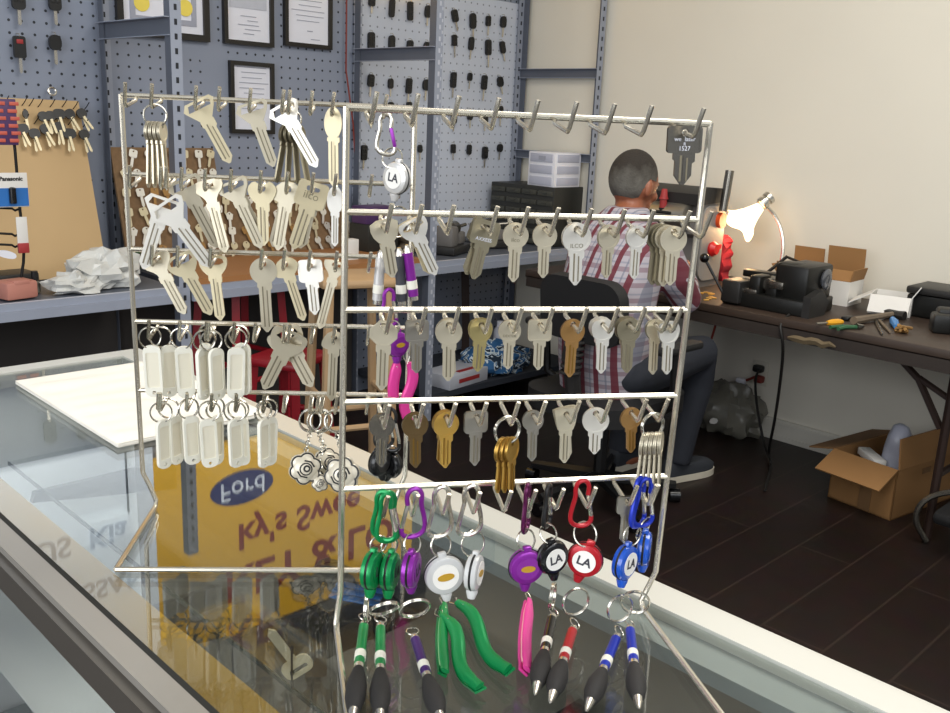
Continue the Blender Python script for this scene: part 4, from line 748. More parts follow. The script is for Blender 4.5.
# foam slab on the far end
s0 = onz(20, 384, ZC); s1 = onz(112, 450, ZC); sx = (s0.x+s1.x)/2; yT = s0.y; m = MB().rbox(((sx+xr1-.03)/2, (s1.y+yT)/2, ZC+.0035), (xr1-.03-sx, yT-s1.y, .007), .002, seg=1)
gx = 34; gy = 40; vs = []; fs = []
for i in range(gx+1):
    for j in range(gy+1):
        x = sx+(xr1-.03-sx)*i/gx; y = s1.y+(yT-s1.y)*j/gy; e_ = min(i, gx-i, j, gy-j); z = ZC+.0072+.007*noise.noise(V(x*9, y*26, 1))*min(e_, 3)/3+.003*min(e_, 2)/2; vs.append((x, y, z))
for i in range(gx):
    for j in range(gy): a = i*(gy+1)+j; fs.append((a, a+gy+1, a+gy+2, a+1))
m.add(vs, fs); tag(obj('foam_pad', m, 'foam'), 'crinkled white foam pad lying at the far end of counter', 'pad')
# loose things seen inside the counter
P = onz(292, 690, .80); r = thing('display_key', 'large cream key on a small stand inside the glass counter', 'key', T(V(P.x, P.y, .803), .3))
Xk = T((0, 0, .035), math.radians(-50)) @ Matrix.Rotation(math.radians(-32), 4, 'Y')
m = MB().poly(rrect(-.017, -.022, .017, 0, .008), [list(reversed(rrect(-.011, -.017, .011, -.011, .002)))], .003); obj('bow', m, 'cream', r, Xk)
m = MB().poly([(-.005, -.002), (.005, -.002), (.005, .04), (0, .046), (-.005, .04)], t=.003); obj('blade', m, 'cream', r, Xk)
m = MB().tube([(0, 0, .0), (0, 0, .05)], .002); obj('stand', m, 'black', r)
P0_ = onz(300, 640, .803); m = MB(); [m.box(*q) for q in (((0, 0, .001), (.15, .11, .002)), ((-.075, 0, .03), (.002, .11, .06)), ((.075, 0, .03), (.002, .11, .06)), ((0, .055, .03), (.15, .002, .06)), ((0, -.055, .03), (.15, .002, .06)))]
tag(obj('acrylic_tray', m, 'glass', None, T((min(P0_.x+.09, xr0-.1), P0_.y, .8035), 0), smooth=False), 'clear acrylic tray on the upper shelf inside the glass counter', 'tray')
P = onz(408, 515, .9); 
for i in range(3):
    m = MB().rbox((0, 0, 0), (.012, .07, .004), .002); tag(obj('blue_card', m, 'pack_blue', None, T((min(P.x, xr0-.05)+.013*i-.02, P.y+.01*i, .8055+.0), .5)), f'small blue packet under the glass, {ORD[i]} of three lying together', 'packet', 'blue packets inside the counter')
# ================================================================== WIRE RACKS
S = .083
class Rack:
    def __init__(s, P, az, lean, w, name, label):
        az, lean = math.radians(az), math.radians(lean); s.P = V(P[0], P[1], P[2]+CZ); s.h = V(math.sin(az), math.cos(az), 0); s.n = V(s.h.y, -s.h.x, 0)
        s.dn = V(0, 0, -1)*math.cos(lean)+s.n*math.sin(lean); s.N = s.h.cross(s.dn); s.N = s.N if s.N.dot(s.n) > 0 else -s.N; s.w = w; s.name = name
        s.X3 = (s.h, -s.n, V(0, 0, 1)); s.hk = {k: [] for k in range(5)}; s.root = thing('key_rack', label, 'wire rack', T(s.pt(0, w/2, 0, .475)))
    def pt(s, row, u, fo=0., dr=0.): return s.P+s.h*u+s.dn*(row*S+dr)+s.n*fo
    def u(s, row, px, fo=.024, dr=.007):
        a, b = 0., s.w
        for _ in range(12):
            fa = proj(s.pt(row, a, fo, dr))[0]-px; fb = proj(s.pt(row, b, fo, dr))[0]-px
            if abs(fb-fa) < 1e-6: break
            a, b = b, b-fb*(b-a)/(fb-fa)
        return b
    def at(s, px, py, off=.03): d = ray(px, py); P = s.P+s.n*off; return CAM+d*((P-CAM).dot(s.N)/d.dot(s.N))
    def hook(s, row, u): s.hk[row].append(u)
    def build(s):
        o = s.root; b = o.matrix_world.copy(); bpy.context.view_layer.update(); iv = o.matrix_world.inverted(); Lc = lambda l: [iv @ p for p in l]
        for k, (u, sg) in enumerate(((0, -.3 if s.name == 'near' else 1.15), (s.w, -1))):
            foot = s.pt(0, u+sg*.012, 0, .476); foot.z = ZC+.003; toe = foot+s.n*(.19 if s.name == 'near' else .166); toe.z = ZC+.003
            pts = [s.pt(0, u, 0, -.001), s.pt(0, u, 0, .2), s.pt(0, u, 0, .436), s.pt(0, u+sg*.006, .0, .452), foot+V(0, 0, .006)+s.n*-.0, foot+s.n*.006, toe]
            m = MB().tube(Lc(pts), .0029, n=8); obj('side_post', m, 'wire', o)
            if k == 0: t0_ = toe
            else: m = MB().tube(Lc([t0_, toe]), .0029); obj('base_bar', m, 'wire', o)
        for row in range(5):
            m = MB().tube(Lc([s.pt(row, 0), s.pt(row, s.w)]), .0027); obj('rail', m, 'wire', o)
            us = sorted(s.hk[row]); n = 10; st = s.w/n
            for i in range(n):
                c = st*(i+.5)
                if all(abs(c-q) > st*.62 for q in us): us.append(c)
            for q in sorted(us):
                el = s.pt(row, q, .044, .011); m = MB().tube(Lc([s.pt(row, q, 0, .002), s.pt(row, q, .003, .005), el-s.n*.004, el+V(0, 0, .003), el+s.n*.006+s.h*.003+V(0, 0, .023)]), .0020, n=7); obj('hook', m, 'wire', o)
FR = Rack((.464, .621, .004), 122.37, -2.6, .3136, 'near', 'nearer nickel-plated wire key rack standing at the front of the counter')
BR = Rack((.453, 1.005, .008), 130.03, -1.8, .3136, 'far', 'farther wire key rack at the left, holding car keys and white tags')
# ------------------------------------------------------------------ key blanks
def keyshape(kind, w):
    q = lambda l: [(x*w, z*w) for x, z in l]; hole = circ(.125*w, 12)
    if kind in ('round', 'roundflat'): return circ(w/2, 28, 0, -.28*w), [hole], -.72*w
    if kind == 'square': return rrect(-w/2, -.70*w, w/2, .22*w, .16*w), [hole], -.70*w
    if kind == 'wide': return rrect(-w/2, -.54*w, w/2, .18*w, .1*w), [circ(.1*w, 12)], -.54*w
    if kind == 'rect': return rrect(-w/2, -.58*w, w/2, .24*w, .14*w), [rrect(-.22*w, -.06*w, .22*w, .10*w, .06*w)], -.58*w
    if kind == 'hex': return smoothp(q([(-.3, .22), (.3, .22), (.5, -.08), (.44, -.45), (.22, -.70), (-.22, -.70), (-.44, -.45), (-.5, -.08)]), 1), [hole], -.68*w
    if kind == 'diamond': return smoothp(q([(0, .26), (.56, -.26), (0, -.80), (-.56, -.26)]), 1), [hole], -.66*w
    if kind == 'trap': return smoothp(q([(-.5, .24), (.5, .24), (.5, .1), (.36, -.62), (.2, -.74), (-.2, -.74), (-.36, -.62), (-.5, .1)]), 1), [hole], -.72*w
    if kind == 'slot': return q([(-.54, .0), (-.40, .2), (.44, .2), (.54, .08), (.46, -.12), (.18, -.5), (-.18, -.5), (-.46, -.12)]), [q([(-.40, -.09), (-.33, .12), (.36, .12), (.41, .05), (.36, -.09)])], -.5*w
    if kind == 'slotround': return smoothp(q([(-.5, .1), (-.38, .22), (.38, .22), (.5, .1), (.46, -.2), (.2, -.5), (-.2, -.5), (-.46, -.2)]), 1), [smoothp(q([(-.38, -.1), (-.33, .14), (.33, .14), (.38, -.1)]), 1)], -.47*w
    if kind == 'tee': return smoothp(q([(-.5, .2), (.5, .2), (.52, -.1), (.2, -.4), (.17, -.62), (-.17, -.62), (-.2, -.4), (-.52, -.1)]), 1), [q([(-.16, -.04), (-.16, .1), (.2, .1), (.2, -.04)])], -.6*w
    if kind == 'fancy': return smoothp(q([(-.5, .0), (-.28, .24), (-.1, .12), (.1, .12), (.28, .24), (.5, .0), (.42, -.3), (.2, -.55), (-.2, -.55), (-.42, -.3)]), 1), [hole], -.53*w
    if kind == 'fan': return smoothp(q([(-.2, .24), (.25, .24), (.5, -.05), (.42, -.3), (.16, -.52), (-.16, -.52), (-.5, -.4), (-.46, -.1)]), 1), [hole], -.5*w
    if kind == 'oval': return circ(w/2, 26, 0, -.6*w, 1, 1.75), [circ(.13*w, 10)], -1.4*w
    return smoothp(q([(-.5, .2), (.5, .24), (.48, -.35), (.2, -.66), (-.2, -.66), (-.5, -.28)]), 1), [circ(.14*w, 10)], -.64*w
CNAME = {'nickel': 'nickel', 'nickel_dark': 'dark nickel', 'bright': 'bright silver', 'cream': 'pale cream', 'steel': 'grey steel', 'steel_dark': 'dark grey steel', 'brass': 'shiny brass', 'brass_pale': 'pale brass', 'bronze': 'bronze', 'bronze_dark': 'dark bronze', 'white': 'white'}
KNAME = {'wide': 'wide-bow', 'round': 'round-bow', 'roundflat': 'large round-bow', 'square': 'square-bow', 'rect': 'rectangular-bow', 'hex': 'angular-bow', 'diamond': 'diamond-bow', 'trap': 'tapered-bow', 'slot': 'slotted car', 'slotround': 'rounded slotted car', 'tee': 'T-shaped car', 'fancy': 'crown-bow', 'fan': 'fan-bow', 'oval': 'oval-bow', 'shield': 'shield-bow'}
def keymesh(X, kind, w, L, mt, label, group=None, bf_=None, marks=None, th=.0022):
    r = thing('key', label, 'key', X, group); o_, h_, zb = keyshape(kind, w); top = max(z for _, z in o_); tip = top-L; b = (bf_ or (.36 if kind in ('slot', 'tee', 'slotround', 'fan', 'fancy', 'diamond') else .42))*w
    m = MB().poly(o_, [list(reversed(h)) for h in h_], th); cz_ = (top+zb)/2
    if kind in ('round', 'roundflat', 'square', 'hex', 'trap', 'rect', 'diamond', 'wide'): m.poly(o_, [[(x*.86, cz_+(z-cz_)*.86) for x, z in reversed(o_)]], th*1.35)
    bow = obj('bow', m, mt, r)
    sh_ = zb-.16*w; m = MB().poly([(-b*.62, zb+.03*w), (-b*.62, sh_), (-b/2, sh_-.04*w), (-b/2, tip+b*.5), (-b*.1, tip), (b*.1, tip), (b/2, tip+b*.5), (b/2, sh_-.12*w), (b*.66, sh_-.06*w), (b*.66, zb+.03*w)], t=th*.92)
    g = 'groove_gold' if mt in ('brass', 'bronze', 'bronze_dark') else 'groove'; ll = zb-tip
    m.box((-b*.17, -th*.5, (zb+tip)/2+.02*ll), (b*.12, th*.2, ll*.82), 1).box((b*.2, -th*.5, (zb+tip)/2-.02*ll), (b*.09, th*.2, ll*.74), 1).box((0.02*b, -th*.5, (zb+tip)/2), (b*.1, th*.5, ll*.86), 0)
    obj('blade', m, [mt, g], r)
    if marks:
        for s_, z_, sz in marks: text('lettering', s_, sz*w, 'paper' if mt in ('steel_dark', 'nickel_dark') else 'nickel_dark', bow, Matrix.Translation((0, -th*.55, z_*w)) @ TXT, .0002)
    return r
cnt = {}
def key(rk, row, px, bw, L, kind, mt, tilt=0., extra=0, et=(5,), drop=0., fo=.024, marks=None, note=None, yaw=None, emt=None, bf_=None, hk=True):
    u = rk.u(row, px, fo, .007); hk and rk.hook(row, u); P = rk.pt(row, u, fo, .008+drop); k = (P-CAM).dot(fw)/F; c = cnt[(rk.name, row)] = cnt.get((rk.name, row), -1)+1
    yw = math.radians(yaw if yaw is not None else random.uniform(-12, 12))
    X = axes(P, *rk.X3) @ Matrix.Rotation(yw, 4, 'Z') @ Matrix.Rotation(-math.radians(tilt), 4, 'Y')
    lab = f'{CNAME[mt]} {KNAME[kind]} key {note or "blank"}, {ORD[c]} on the {ORD[row]} rail of the {rk.name} rack'
    keymesh(X, kind, bw*k, L*k, mt, lab, None, bf_, marks)
    for e in range(extra):
        P2 = P-rk.n*.0045*(e+1); X = axes(P2, *rk.X3) @ Matrix.Rotation(yw*.5+.15, 4, 'Z') @ Matrix.Rotation(-math.radians(tilt+et[e % len(et)]), 4, 'Y')
        keymesh(X, kind, bw*k, L*k*(.97), emt or mt, f'{CNAME[emt or mt]} {KNAME[kind]} key, {"" if e == 0 else ORD[e]+" "}behind the {ORD[c]} key, {ORD[row]} rail, {rk.name} rack')
f = FR
key(f, 0, 685, 37, 58, 'wide', 'steel_dark', 2, marks=[('we  later', -.17, .17), ('R', -.30, .12), ('1527', -.42, .17)], note='stamped 1527', yaw=0, bf_=.5)
key(f, 1, 384, 29, 60, 'shield', 'nickel', 11); key(f, 1, 413, 31, 62, 'slotround', 'bright', 27, 1, (-4,), emt='cream'); key(f, 1, 486, 30, 60, 'rect', 'nickel_dark', -12, 1, (-9,), marks=[('AXXESS', -.4, .17)])
key(f, 1, 516, 26, 60, 'round', 'nickel', 0, marks=[('ilco', -.45, .24)]); key(f, 1, 545, 25, 55, 'round', 'nickel', 1); key(f, 1, 577, 30, 63, 'round', 'bright', 2, 1, (3,), marks=[('ILCO', -.55, .2)]); key(f, 1, 609, 25, 54, 'round', 'nickel', 1); key(f, 1, 637, 23, 54, 'round', 'bright', 1); key(f, 1, 659, 26, 62, 'round', 'nickel_dark', -2, fo=.010, hk=False); key(f, 1, 664, 26, 62, 'round', 'nickel_dark', -1, fo=.015, hk=False); key(f, 1, 668, 26, 62, 'round', 'nickel', 0, fo=.02, hk=False); key(f, 1, 674, 27, 60, 'round', 'nickel', 1, fo=.028)
key(f, 2, 384, 33, 72, 'diamond', 'nickel', -1); key(f, 2, 417, 24, 55, 'square', 'steel', 1); key(f, 2, 449, 27, 64, 'round', 'nickel', 1, 1, (4,)); key(f, 2, 481, 26, 54, 'hex', 'brass_pale', -2, 1, (4,)); key(f, 2, 510, 23, 51, 'round', 'nickel', 0, marks=[('DEXTER', -.5, .16)])
key(f, 2, 540, 24, 52, 'square', 'nickel', 1); key(f, 2, 573, 25, 60, 'round', 'bronze', 0); key(f, 2, 603, 24, 56, 'hex', 'bright', 2, 2, (3, 6)); key(f, 2, 629, 26, 56, 'hex', 'nickel_dark', 2, 2, (3, 5)); key(f, 2, 655, 22, 57, 'hex', 'nickel', 3); key(f, 2, 669, 25, 55, 'hex', 'bright', 3, fo=.034)
key(f, 3, 382, 26, 57, 'round', 'steel_dark', 0); key(f, 3, 415, 27, 59, 'round', 'bronze_dark', 2); key(f, 3, 446, 27, 60, 'round', 'brass', 1, 1, (-3,)); key(f, 3, 476, 25, 58, 'square', 'steel', 1); key(f, 3, 533, 22, 54, 'round', 'steel', 2); key(f, 3, 566, 25, 58, 'trap', 'nickel', 2, 1, (6,)); key(f, 3, 596, 27, 49, 'round', 'bright', 2); key(f, 3, 631, 23, 48, 'round', 'bronze', 5)
key(f, 4, 627, 20, 50, 'square', 'steel', 0, fo=.036, note='blank')
b = BR
key(b, 0, 199, 31, 68, 'slot', 'cream', 28); key(b, 0, 252, 31, 66, 'slot', 'nickel', 20); key(b, 0, 284, 31, 70, 'slot', 'bright', 31); key(b, 0, 333, 18, 78, 'oval', 'cream', 1, bf_=.55)
key(b, 1, 162, 34, 76, 'slot', 'bright', -18, drop=.02, fo=.036, yaw=4); key(b, 1, 166, 36, 78, 'slot', 'bright', 35, drop=.024, fo=.042, yaw=4); key(b, 1, 185, 33, 76, 'slot', 'nickel', 26); key(b, 1, 208, 30, 74, 'tee', 'nickel', 14); key(b, 1, 233, 30, 72, 'slot', 'nickel', 24, 1, (4,)); key(b, 1, 262, 30, 64, 'fancy', 'cream', 1); key(b, 1, 288, 30, 70, 'fan', 'nickel', -10, 1, (-5,)); key(b, 1, 313, 31, 70, 'rect', 'cream', -18, 1, (5,), marks=[('ilco', -.2, .36)], emt='nickel'); key(b, 1, 335, 16, 60, 'oval', 'white', 0)
key(b, 2, 156, 30, 66, 'tee', 'nickel', 27); key(b, 2, 181, 32, 68, 'slotround', 'cream', 27); key(b, 2, 213, 29, 66, 'slotround', 'cream', 6); key(b, 2, 263, 27, 76, 'roundflat', 'nickel', 3); key(b, 2, 285, 26, 66, 'fan', 'cream', 18); key(b, 2, 310, 25, 56, 'square', 'bright', 6); key(b, 2, 336, 24, 72, 'tee', 'nickel', -14)
key(b, 3, 285, 38, 66, 'slotround', 'nickel', 28); key(b, 3, 289, 38, 66, 'slotround', 'nickel', -26, fo=.034); key(b, 3, 334, 25, 72, 'fan', 'nickel', -2)
# ------------------------------------------------------------------ rings with key bunches
def alongf(a, bb, face):
    z = (a-bb).normalized(); y = -(face-z*face.dot(z)).normalized(); return axes(a, y.cross(z), y, z)
def bunch(rk, row, px, rr, n, mt, ringlab, klab, tilt0=0., spread=4., L=58, w=24, yaw=75., dyn=0., fo=.03):
    u = rk.u(row, px); rk.hook(row, u); P = rk.pt(row, u, .03, .009); P = rk.pt(row, u, fo, .009); k = (P-CAM).dot(fw)/F; R = rr*k; C = P-V(0, 0, R*.9)
    r = thing('split_ring', ringlab, 'key ring', axes(C, *rk.X3) @ Matrix.Rotation(.25, 4, 'Z')); m = MB().ringo((0, 0, 0), R, .0011).ringo((0, .0018, 0), R, .0011); obj('coil', m, 'ring', r)
    for i in range(n):
        X = axes(C+V(0, 0, -R*.92)+rk.h*((i-(n-1)/2)*.0042+dyn), *rk.X3) @ Matrix.Rotation(math.radians(yaw), 4, 'Z') @ Matrix.Rotation(math.radians(tilt0+(i-(n-1)/2)*spread*.3), 4, 'Y')
        X = axes(X.translation, *rk.X3) @ Matrix.Rotation(math.radians(-(i-(n-1)/2)*spread), 4, 'Y') @ Matrix.Rotation(math.radians(yaw), 4, 'Z')
        keymesh(X, 'round', w*k, L*k, mt, f'{klab}, {ORD[i]}')
bunch(FR, 3, 507, 14, 3, 'brass', 'steel split ring holding brass keys on the fourth rail, near rack', 'brass key bunched on a ring, near rack, counted from left', 0, 2.5, 60, 27, 48)
bunch(FR, 3, 652, 13, 5, 'nickel', 'steel split ring holding edge-on keys at right end, near rack', 'edge-on nickel key at right end of near rack', 0, 1.5, 58, 24, 58)
bunch(BR, 0, 156, 11, 4, 'nickel', 'steel split ring at the top left of the far rack', 'edge-on nickel key at top left of far rack', 0, 2, 66, 20, 80)
bunch(BR, 0, 290, 9, 4, 'nickel_dark', 'small ring behind the bright slotted key, far rack top rail', 'dark nickel key behind the bright slotted car key', 0, 7, 60, 20, 62, fo=.004)
# ------------------------------------------------------------------ white key tags
def keytag(rk, row, hpx, cx, cy, yaw, label, hw=9.5, hh=53, group=None, fo=.03):
    rk_u = rk.u(row, hpx); rk.hook(row, rk_u); P = rk.at(cx, cy, fo); k = (P-CAM).dot(fw)/F; w = .0192; h = hh*k
    r = thing('key_tag', label, 'key tag', axes(P, *rk.X3) @ Matrix.Rotation(math.radians(yaw), 4, 'Z') @ Matrix.Rotation(random.uniform(-.05, .05), 4, 'Y'), 'white key tags on the far rack')
    m = MB().poly(rrect(-w/2, -h/2, w/2, h/2, .0075), [list(reversed(rrect(-w/2+.0028, -h/2+.011, w/2-.0028, h/2-.008, .002))), list(reversed(circ(.0022, 8, 0, -h/2+.005)))], .0042); obj('plastic_frame', m, 'tag', r)
    m = MB().poly(rrect(-w/2+.0026, -h/2+.0105, w/2-.0026, h/2-.0075, .002), t=.0022); obj('paper_insert', m, 'paper_tag', r)
    R = .0118; top = rk.pt(row, rk_u, .03, .010)-P; c_ = V(top.dot(rk.h)*.6, 0, h/2+R*.75); m = MB().ringo(c_, R, .0009, n=24, axis='Y').ringo(c_+V(0, .0016, 0), R, .0009, n=24); q = obj('split_ring', m, 'ring', r, Matrix.Rotation(math.radians(-yaw*.6+random.uniform(-25, 25)), 4, 'Z'))
for i, (hp, cx, cy, yw, fo) in enumerate(((153, 153, 371, 8, .036), (153, 169, 371, 30, .024), (183, 185, 372, 22, .034), (209, 203, 374, 66, .036), (209, 207, 369, -40, .022), (211, 217, 374, 50, .036), (236, 236, 373, 20, .036), (236, 243, 369, -22, .024))):
    keytag(BR, 3, hp, cx, cy, yw, f'white plastic key tag, {ORD[i]} from left in the upper tag row', hh=53, fo=fo)
for i, (hp, cx, cy, yw, fo) in enumerate(((162, 164, 444, 55, .036), (164, 176, 440, 60, .022), (190, 192, 440, 35, .034), (214, 209, 443, 25, .036), (214, 217, 440, 60, .022), (238, 236, 443, 48, .04), (238, 241, 441, 5, .026), (265, 264, 443, 62, .036), (265, 269, 441, 30, .022))):
    keytag(BR, 4, hp, cx, cy, yw, f'white plastic key tag, {ORD[i]} from left in the lower tag row', hh=51, fo=fo)
# ------------------------------------------------------------------ rose charms
def rose(rk, hpx, cx, cy, s, label, fo, ang):
    uu = rk.u(4, hpx); rk.hook(4, uu); P = rk.at(cx, cy, fo); k = (P-CAM).dot(fw)/F; R = s*k; r = thing('rose_charm', label, 'key charm', axes(P, *rk.X3) @ Matrix.Rotation(ang, 4, 'Z') @ Matrix.Rotation(-.25, 4, 'X'))
    m = MB().ball((0, 0, 0), R*.85, n=10, sc=(1, .8, 1)); obj('blossom', m, 'rose_white', r)
    for j in range(6):
        a = j*PI/3+.3; c = V(math.cos(a)*R*.5, -R*.14, math.sin(a)*R*.5); m = MB().ball((0, 0, 0), R*.5, n=7, sc=(1, .62, 1)); pm = obj('petal', m, 'rose_white', r, Matrix.Translation(c)); m = MB().ringo((0, -R*.16, 0), R*.40, R*.055, n=18, m=6); obj('outline', m, 'black', pm)
    m = MB().ringo((0, -R*.58, 0), R*.33, R*.06, n=18).ringo((R*.05, -R*.66, R*.03), R*.16, R*.055, n=14); pts = [(R*.5*math.cos(a), -R*.55, R*.5*math.sin(a)) for a in (.2, .9, 1.7)]; m.tube(pts, R*.05).tube([(-x, y, -z) for x, y, z in pts], R*.05); obj('heart_outline', m, 'black', r)
    X_ = axes(P, *rk.X3); top = rk.pt(4, uu, .03, .01); bpy.context.view_layer.update(); iv = r.matrix_world.inverted(); t2 = P+V(0, 0, R*.8); hi = top-V(0, 0, .026); n = 7
    ch = MB()
    for i in range(n): q = t2+(hi-t2)*((i+.5)/n); ch.ringo(iv @ q, .0024, .0007, n=10, axis='XY'[i % 2], m=5)
    obj('chain', ch, 'ring', r); m = MB().ringo(iv @ (top-V(0, 0, .013)), .0125, .0011, n=26).ringo(iv @ (top-V(0, 0, .013)+rk.n*.004), .0125, .0011, n=26, axis='Y'); obj('split_ring', m, 'ring', r)
rose(BR, 311, 305, 468, 17, 'silver rose key charm with black outlines, leftmost on lowest far rail', .045, .2); rose(BR, 318, 326, 462, 15, 'partly hidden silver rose charm between two others, lowest far rail', .02, .5); rose(BR, 336, 343, 474, 19, 'rightmost silver rose charm with black outlines behind near rack post', .05, -.2); rose(BR, 322, 320, 483, 9, 'small silver rose bud charm hanging lowest of the rose charms', .05, .1)
# ------------------------------------------------------------------ carabiner badge reels
def carab(par, X, h, mt, flip=1, gm='chrome', r=.0022):
    pp = [(.24, -.80), (.25, -.9), (.16, -.985), (.02, -1.0), (-.13, -.96), (-.22, -.85), (-.215, -.66), (-.13, -.34), (-.15, -.18), (-.11, -.05), (.0, 0), (.11, -.05), (.155, -.17), (.135, -.33)]
    pts = smoothp([(x*h*flip, 0, z*h) for x, z in pp], 2, False); m = MB().tube(pts, r, n=8); c = obj('carabiner', m, mt, par, X)
    m = MB().tube([(.135*h*flip, 0, -.31*h), (.14*h*flip, 0, -.36*h), (.235*h*flip, 0, -.76*h), (.24*h*flip, 0, -.81*h)], [r*.7, r*.95, r*.95, r*.7], n=8); obj('gate', m, gm, c); return c
def reel(rk, row, hpx, cx, cy, ch, rx, ry, mt, label, ryaw=10., rtilt=0., cyaw=10., face='LA', flip=1, cm=None, case='none', ro=.045, R=.0165, face_m='white', gate='chrome', lip=.0):
    uu = rk.u(row, hpx); rk.hook(row, uu); P = rk.at(cx, cy, .036); k = (P-CAM).dot(fw)/F; h = ch*k; P2 = rk.at(rx, ry, ro)
    r = thing('badge_reel', label, 'badge reel', axes(P, *rk.X3)); bpy.context.view_layer.update(); iv = r.matrix_world.inverted()
    carab(r, Matrix.Rotation(math.radians(cyaw), 4, 'Z'), h, cm or mt, flip, gate); c = iv @ P2; Xr = Matrix.Translation(c) @ Matrix.Rotation(math.radians(ryaw), 4, 'Z') @ Matrix.Rotation(math.radians(rtilt), 4, 'Y')
    t = .006; m = MB().lathe([(R*.82, -t), (R*.95, -t*.8), (R, -t*.3), (R, -t*.08), (R*.95, 0), (R, t*.08), (R, t*.3), (R*.95, t*.8), (R*.82, t)], X=TXT, n=36).rbox((0, 0, R*1.02), (.008, .006, .006), .0015).lathe([(.0035, -.006), (.0055, 0), (.0055, .002)], X=Matrix.Translation((0, 0, -R-.0015))); cs = obj('case', m, mt, r, Xr)
    m = MB().ringo((0, 0, 0), R*.975, .0012, n=36, m=6); obj('rim_slot', m, 'black', cs)
    m = MB().lathe([(R*.66, 0), (R*.66, .0006)], X=Matrix.Translation((0, -t, 0)) @ TXT, n=30); fl = obj('face_label', m, face_m, cs)
    if face == 'LA': text('lettering', 'LA', R*.72, 'ink', fl, Matrix.Translation((0, -t-.0008, 0)) @ TXT, .0001, bold=.0003)
    else: m = MB().poly(circ(R*.42, 20, sx=1, sz=.45), t=.0006, y0=-t-.0012); obj('gold_oval', m, 'gold_print', fl)
    a = V(0, 0, -h*.985); d = Xr @ V(0, 0, R*1.05); mid = (a+d)/2; L_ = max((a-d).length/2+.002, .004); Xl = alongf(a, d, V(.4, -1, 0)); m = MB().ringo((0, 0, -(a-d).length/2), L_, .0009, n=22); obj('link_ring', m, 'ring', r, Xl)
    nz = Xr @ V(0, 0, -R-.006); return r, r.matrix_world @ nz
def splitring(P, R, label, yaw=20., pitch=0.):
    r = thing('split_ring', label, 'key ring', axes(P, FR.h, -FR.n, V(0, 0, 1)) @ Matrix.Rotation(math.radians(yaw), 4, 'Z') @ Matrix.Rotation(math.radians(pitch), 4, 'X')); m = MB().ringo((0, 0, 0), R, .00095, n=32).ringo((0, .0015, 0), R, .00095, n=32); obj('coil', m, 'ring', r); return r
def pen(a, bb, mt, label, face=None):
    L_ = (a-bb).length; r = thing('pen', label, 'pen', alongf(a, bb, face or V(-.5, -.8, .5))); q = lambda l: [(rr, -z*L_) for rr, z in l]; rb = .0046
    for nm, pr, m_ in (('end_cap', [(.0012, .0), (.003, .015), (rb*.95, .05), (rb*.95, .075)], 'chrome'), ('barrel', [(rb, .075), (rb, .36)], mt), ('printed_band', [(rb*1.12, .36), (rb*1.12, .425)], 'tag'), ('lower_barrel', [(rb, .425), (rb, .48)], mt), ('collar', [(rb*.95, .48), (rb*.95, .52)], 'chrome'), ('grip', [(rb*1.0, .52), (rb*1.55, .60), (rb*1.95, .70), (rb*1.9, .78), (rb*1.3, .87), (rb*1.1, .885)], 'black_grip'), ('tip', [(rb*.95, .88), (rb*.8, .91), (rb*.4, .985), (.0006, 1.0)], 'chrome')):
        m = MB().lathe(q(list(reversed(pr)))); obj(nm, m, m_, r)
    m = MB().ringo((0, 0, .005), .0058, .0007, n=18); obj('loop', m, 'ring', r); return r
def opener(a, bb, mt, lt, label, w=.012, face=None, ph=0., t=.008, amp=.006):
    L_ = (a-bb).length; r = thing('multi_tool', label, 'pocket tool', alongf(a, bb, face or V(-.5, -.8, .3))); n = 22
    cl = lambda z: amp*math.sin(z/L_*2*PI*.95+ph); zz = [L_*i/n for i in range(n+1)]; wd = lambda z: w/2*(.55+.45*min(1, z/(L_*.2)))*(1 if z < L_*.9 else .86)
    o_ = [(cl(z)-wd(z), -z) for z in zz]+[(cl(z)+wd(z), -z) for z in reversed(zz)]; m = MB().tube([(cl(z), -t*.22, -z) for z in zz], [wd(z) for z in zz], sx=t*.62/w, n=12); obj('front_scale', m, mt, r); m = MB().poly(o_, t=t*.3, y0=t*.2); obj('back_scale', m, mt, r)
    o2 = [(cl(z)-wd(z)*1.08, -z) for z in zz[1:-2]]+[(cl(z)+wd(z)*.4, -z) for z in reversed(zz[1:-2])]; o2 = [(x+w*.16, z) for x, z in o2]; m = MB().poly(o2, t=t*.24, y0=-t*.04); obj('liner', m, lt, r)
    for z in (.1, .9): obj('rivet', MB().ball((cl(z*L_), -t*.32, -z*L_), .0013, n=6), 'chrome', r)
    m = MB().tube([(0, 0, -.002), (.004, 0, .008), (0, 0, .016), (-.004, 0, .008), (0, 0, -.002)], .0007); obj('wire_loop', m, 'ring', r); return r
def lie(px, py, z=.0095): return onz(px, py, ZC+z)
# green pair
_, n1 = reel(FR, 4, 381, 384, 491, 53, 372, 570, 'green', 'green badge reel turned edge-on, left of the green pair', 62, 12, -25, face='LA', face_m='green', R=.0168)
_, n2 = reel(FR, 4, 381, 388, 492, 54, 390, 571, 'green', 'green badge reel turned edge-on, right of the green pair', 66, 12, 20, face='LA', face_m='green', ro=.04, R=.0168)
pen(lie(364.5, 620), lie(352, 724), 'green', 'green-barrelled pen with black grip, leftmost on the counter'); pen(lie(380.5, 622), lie(380, 726), 'green', 'green-barrelled pen with black grip, second from the left')
splitring((n2+lie(381, 622))/2, .0135, 'steel split ring between green reel and second pen', 10, 40); splitring((n1+lie(364.5, 620))/2, .0125, 'steel split ring edge-on above the leftmost green pen', 80)
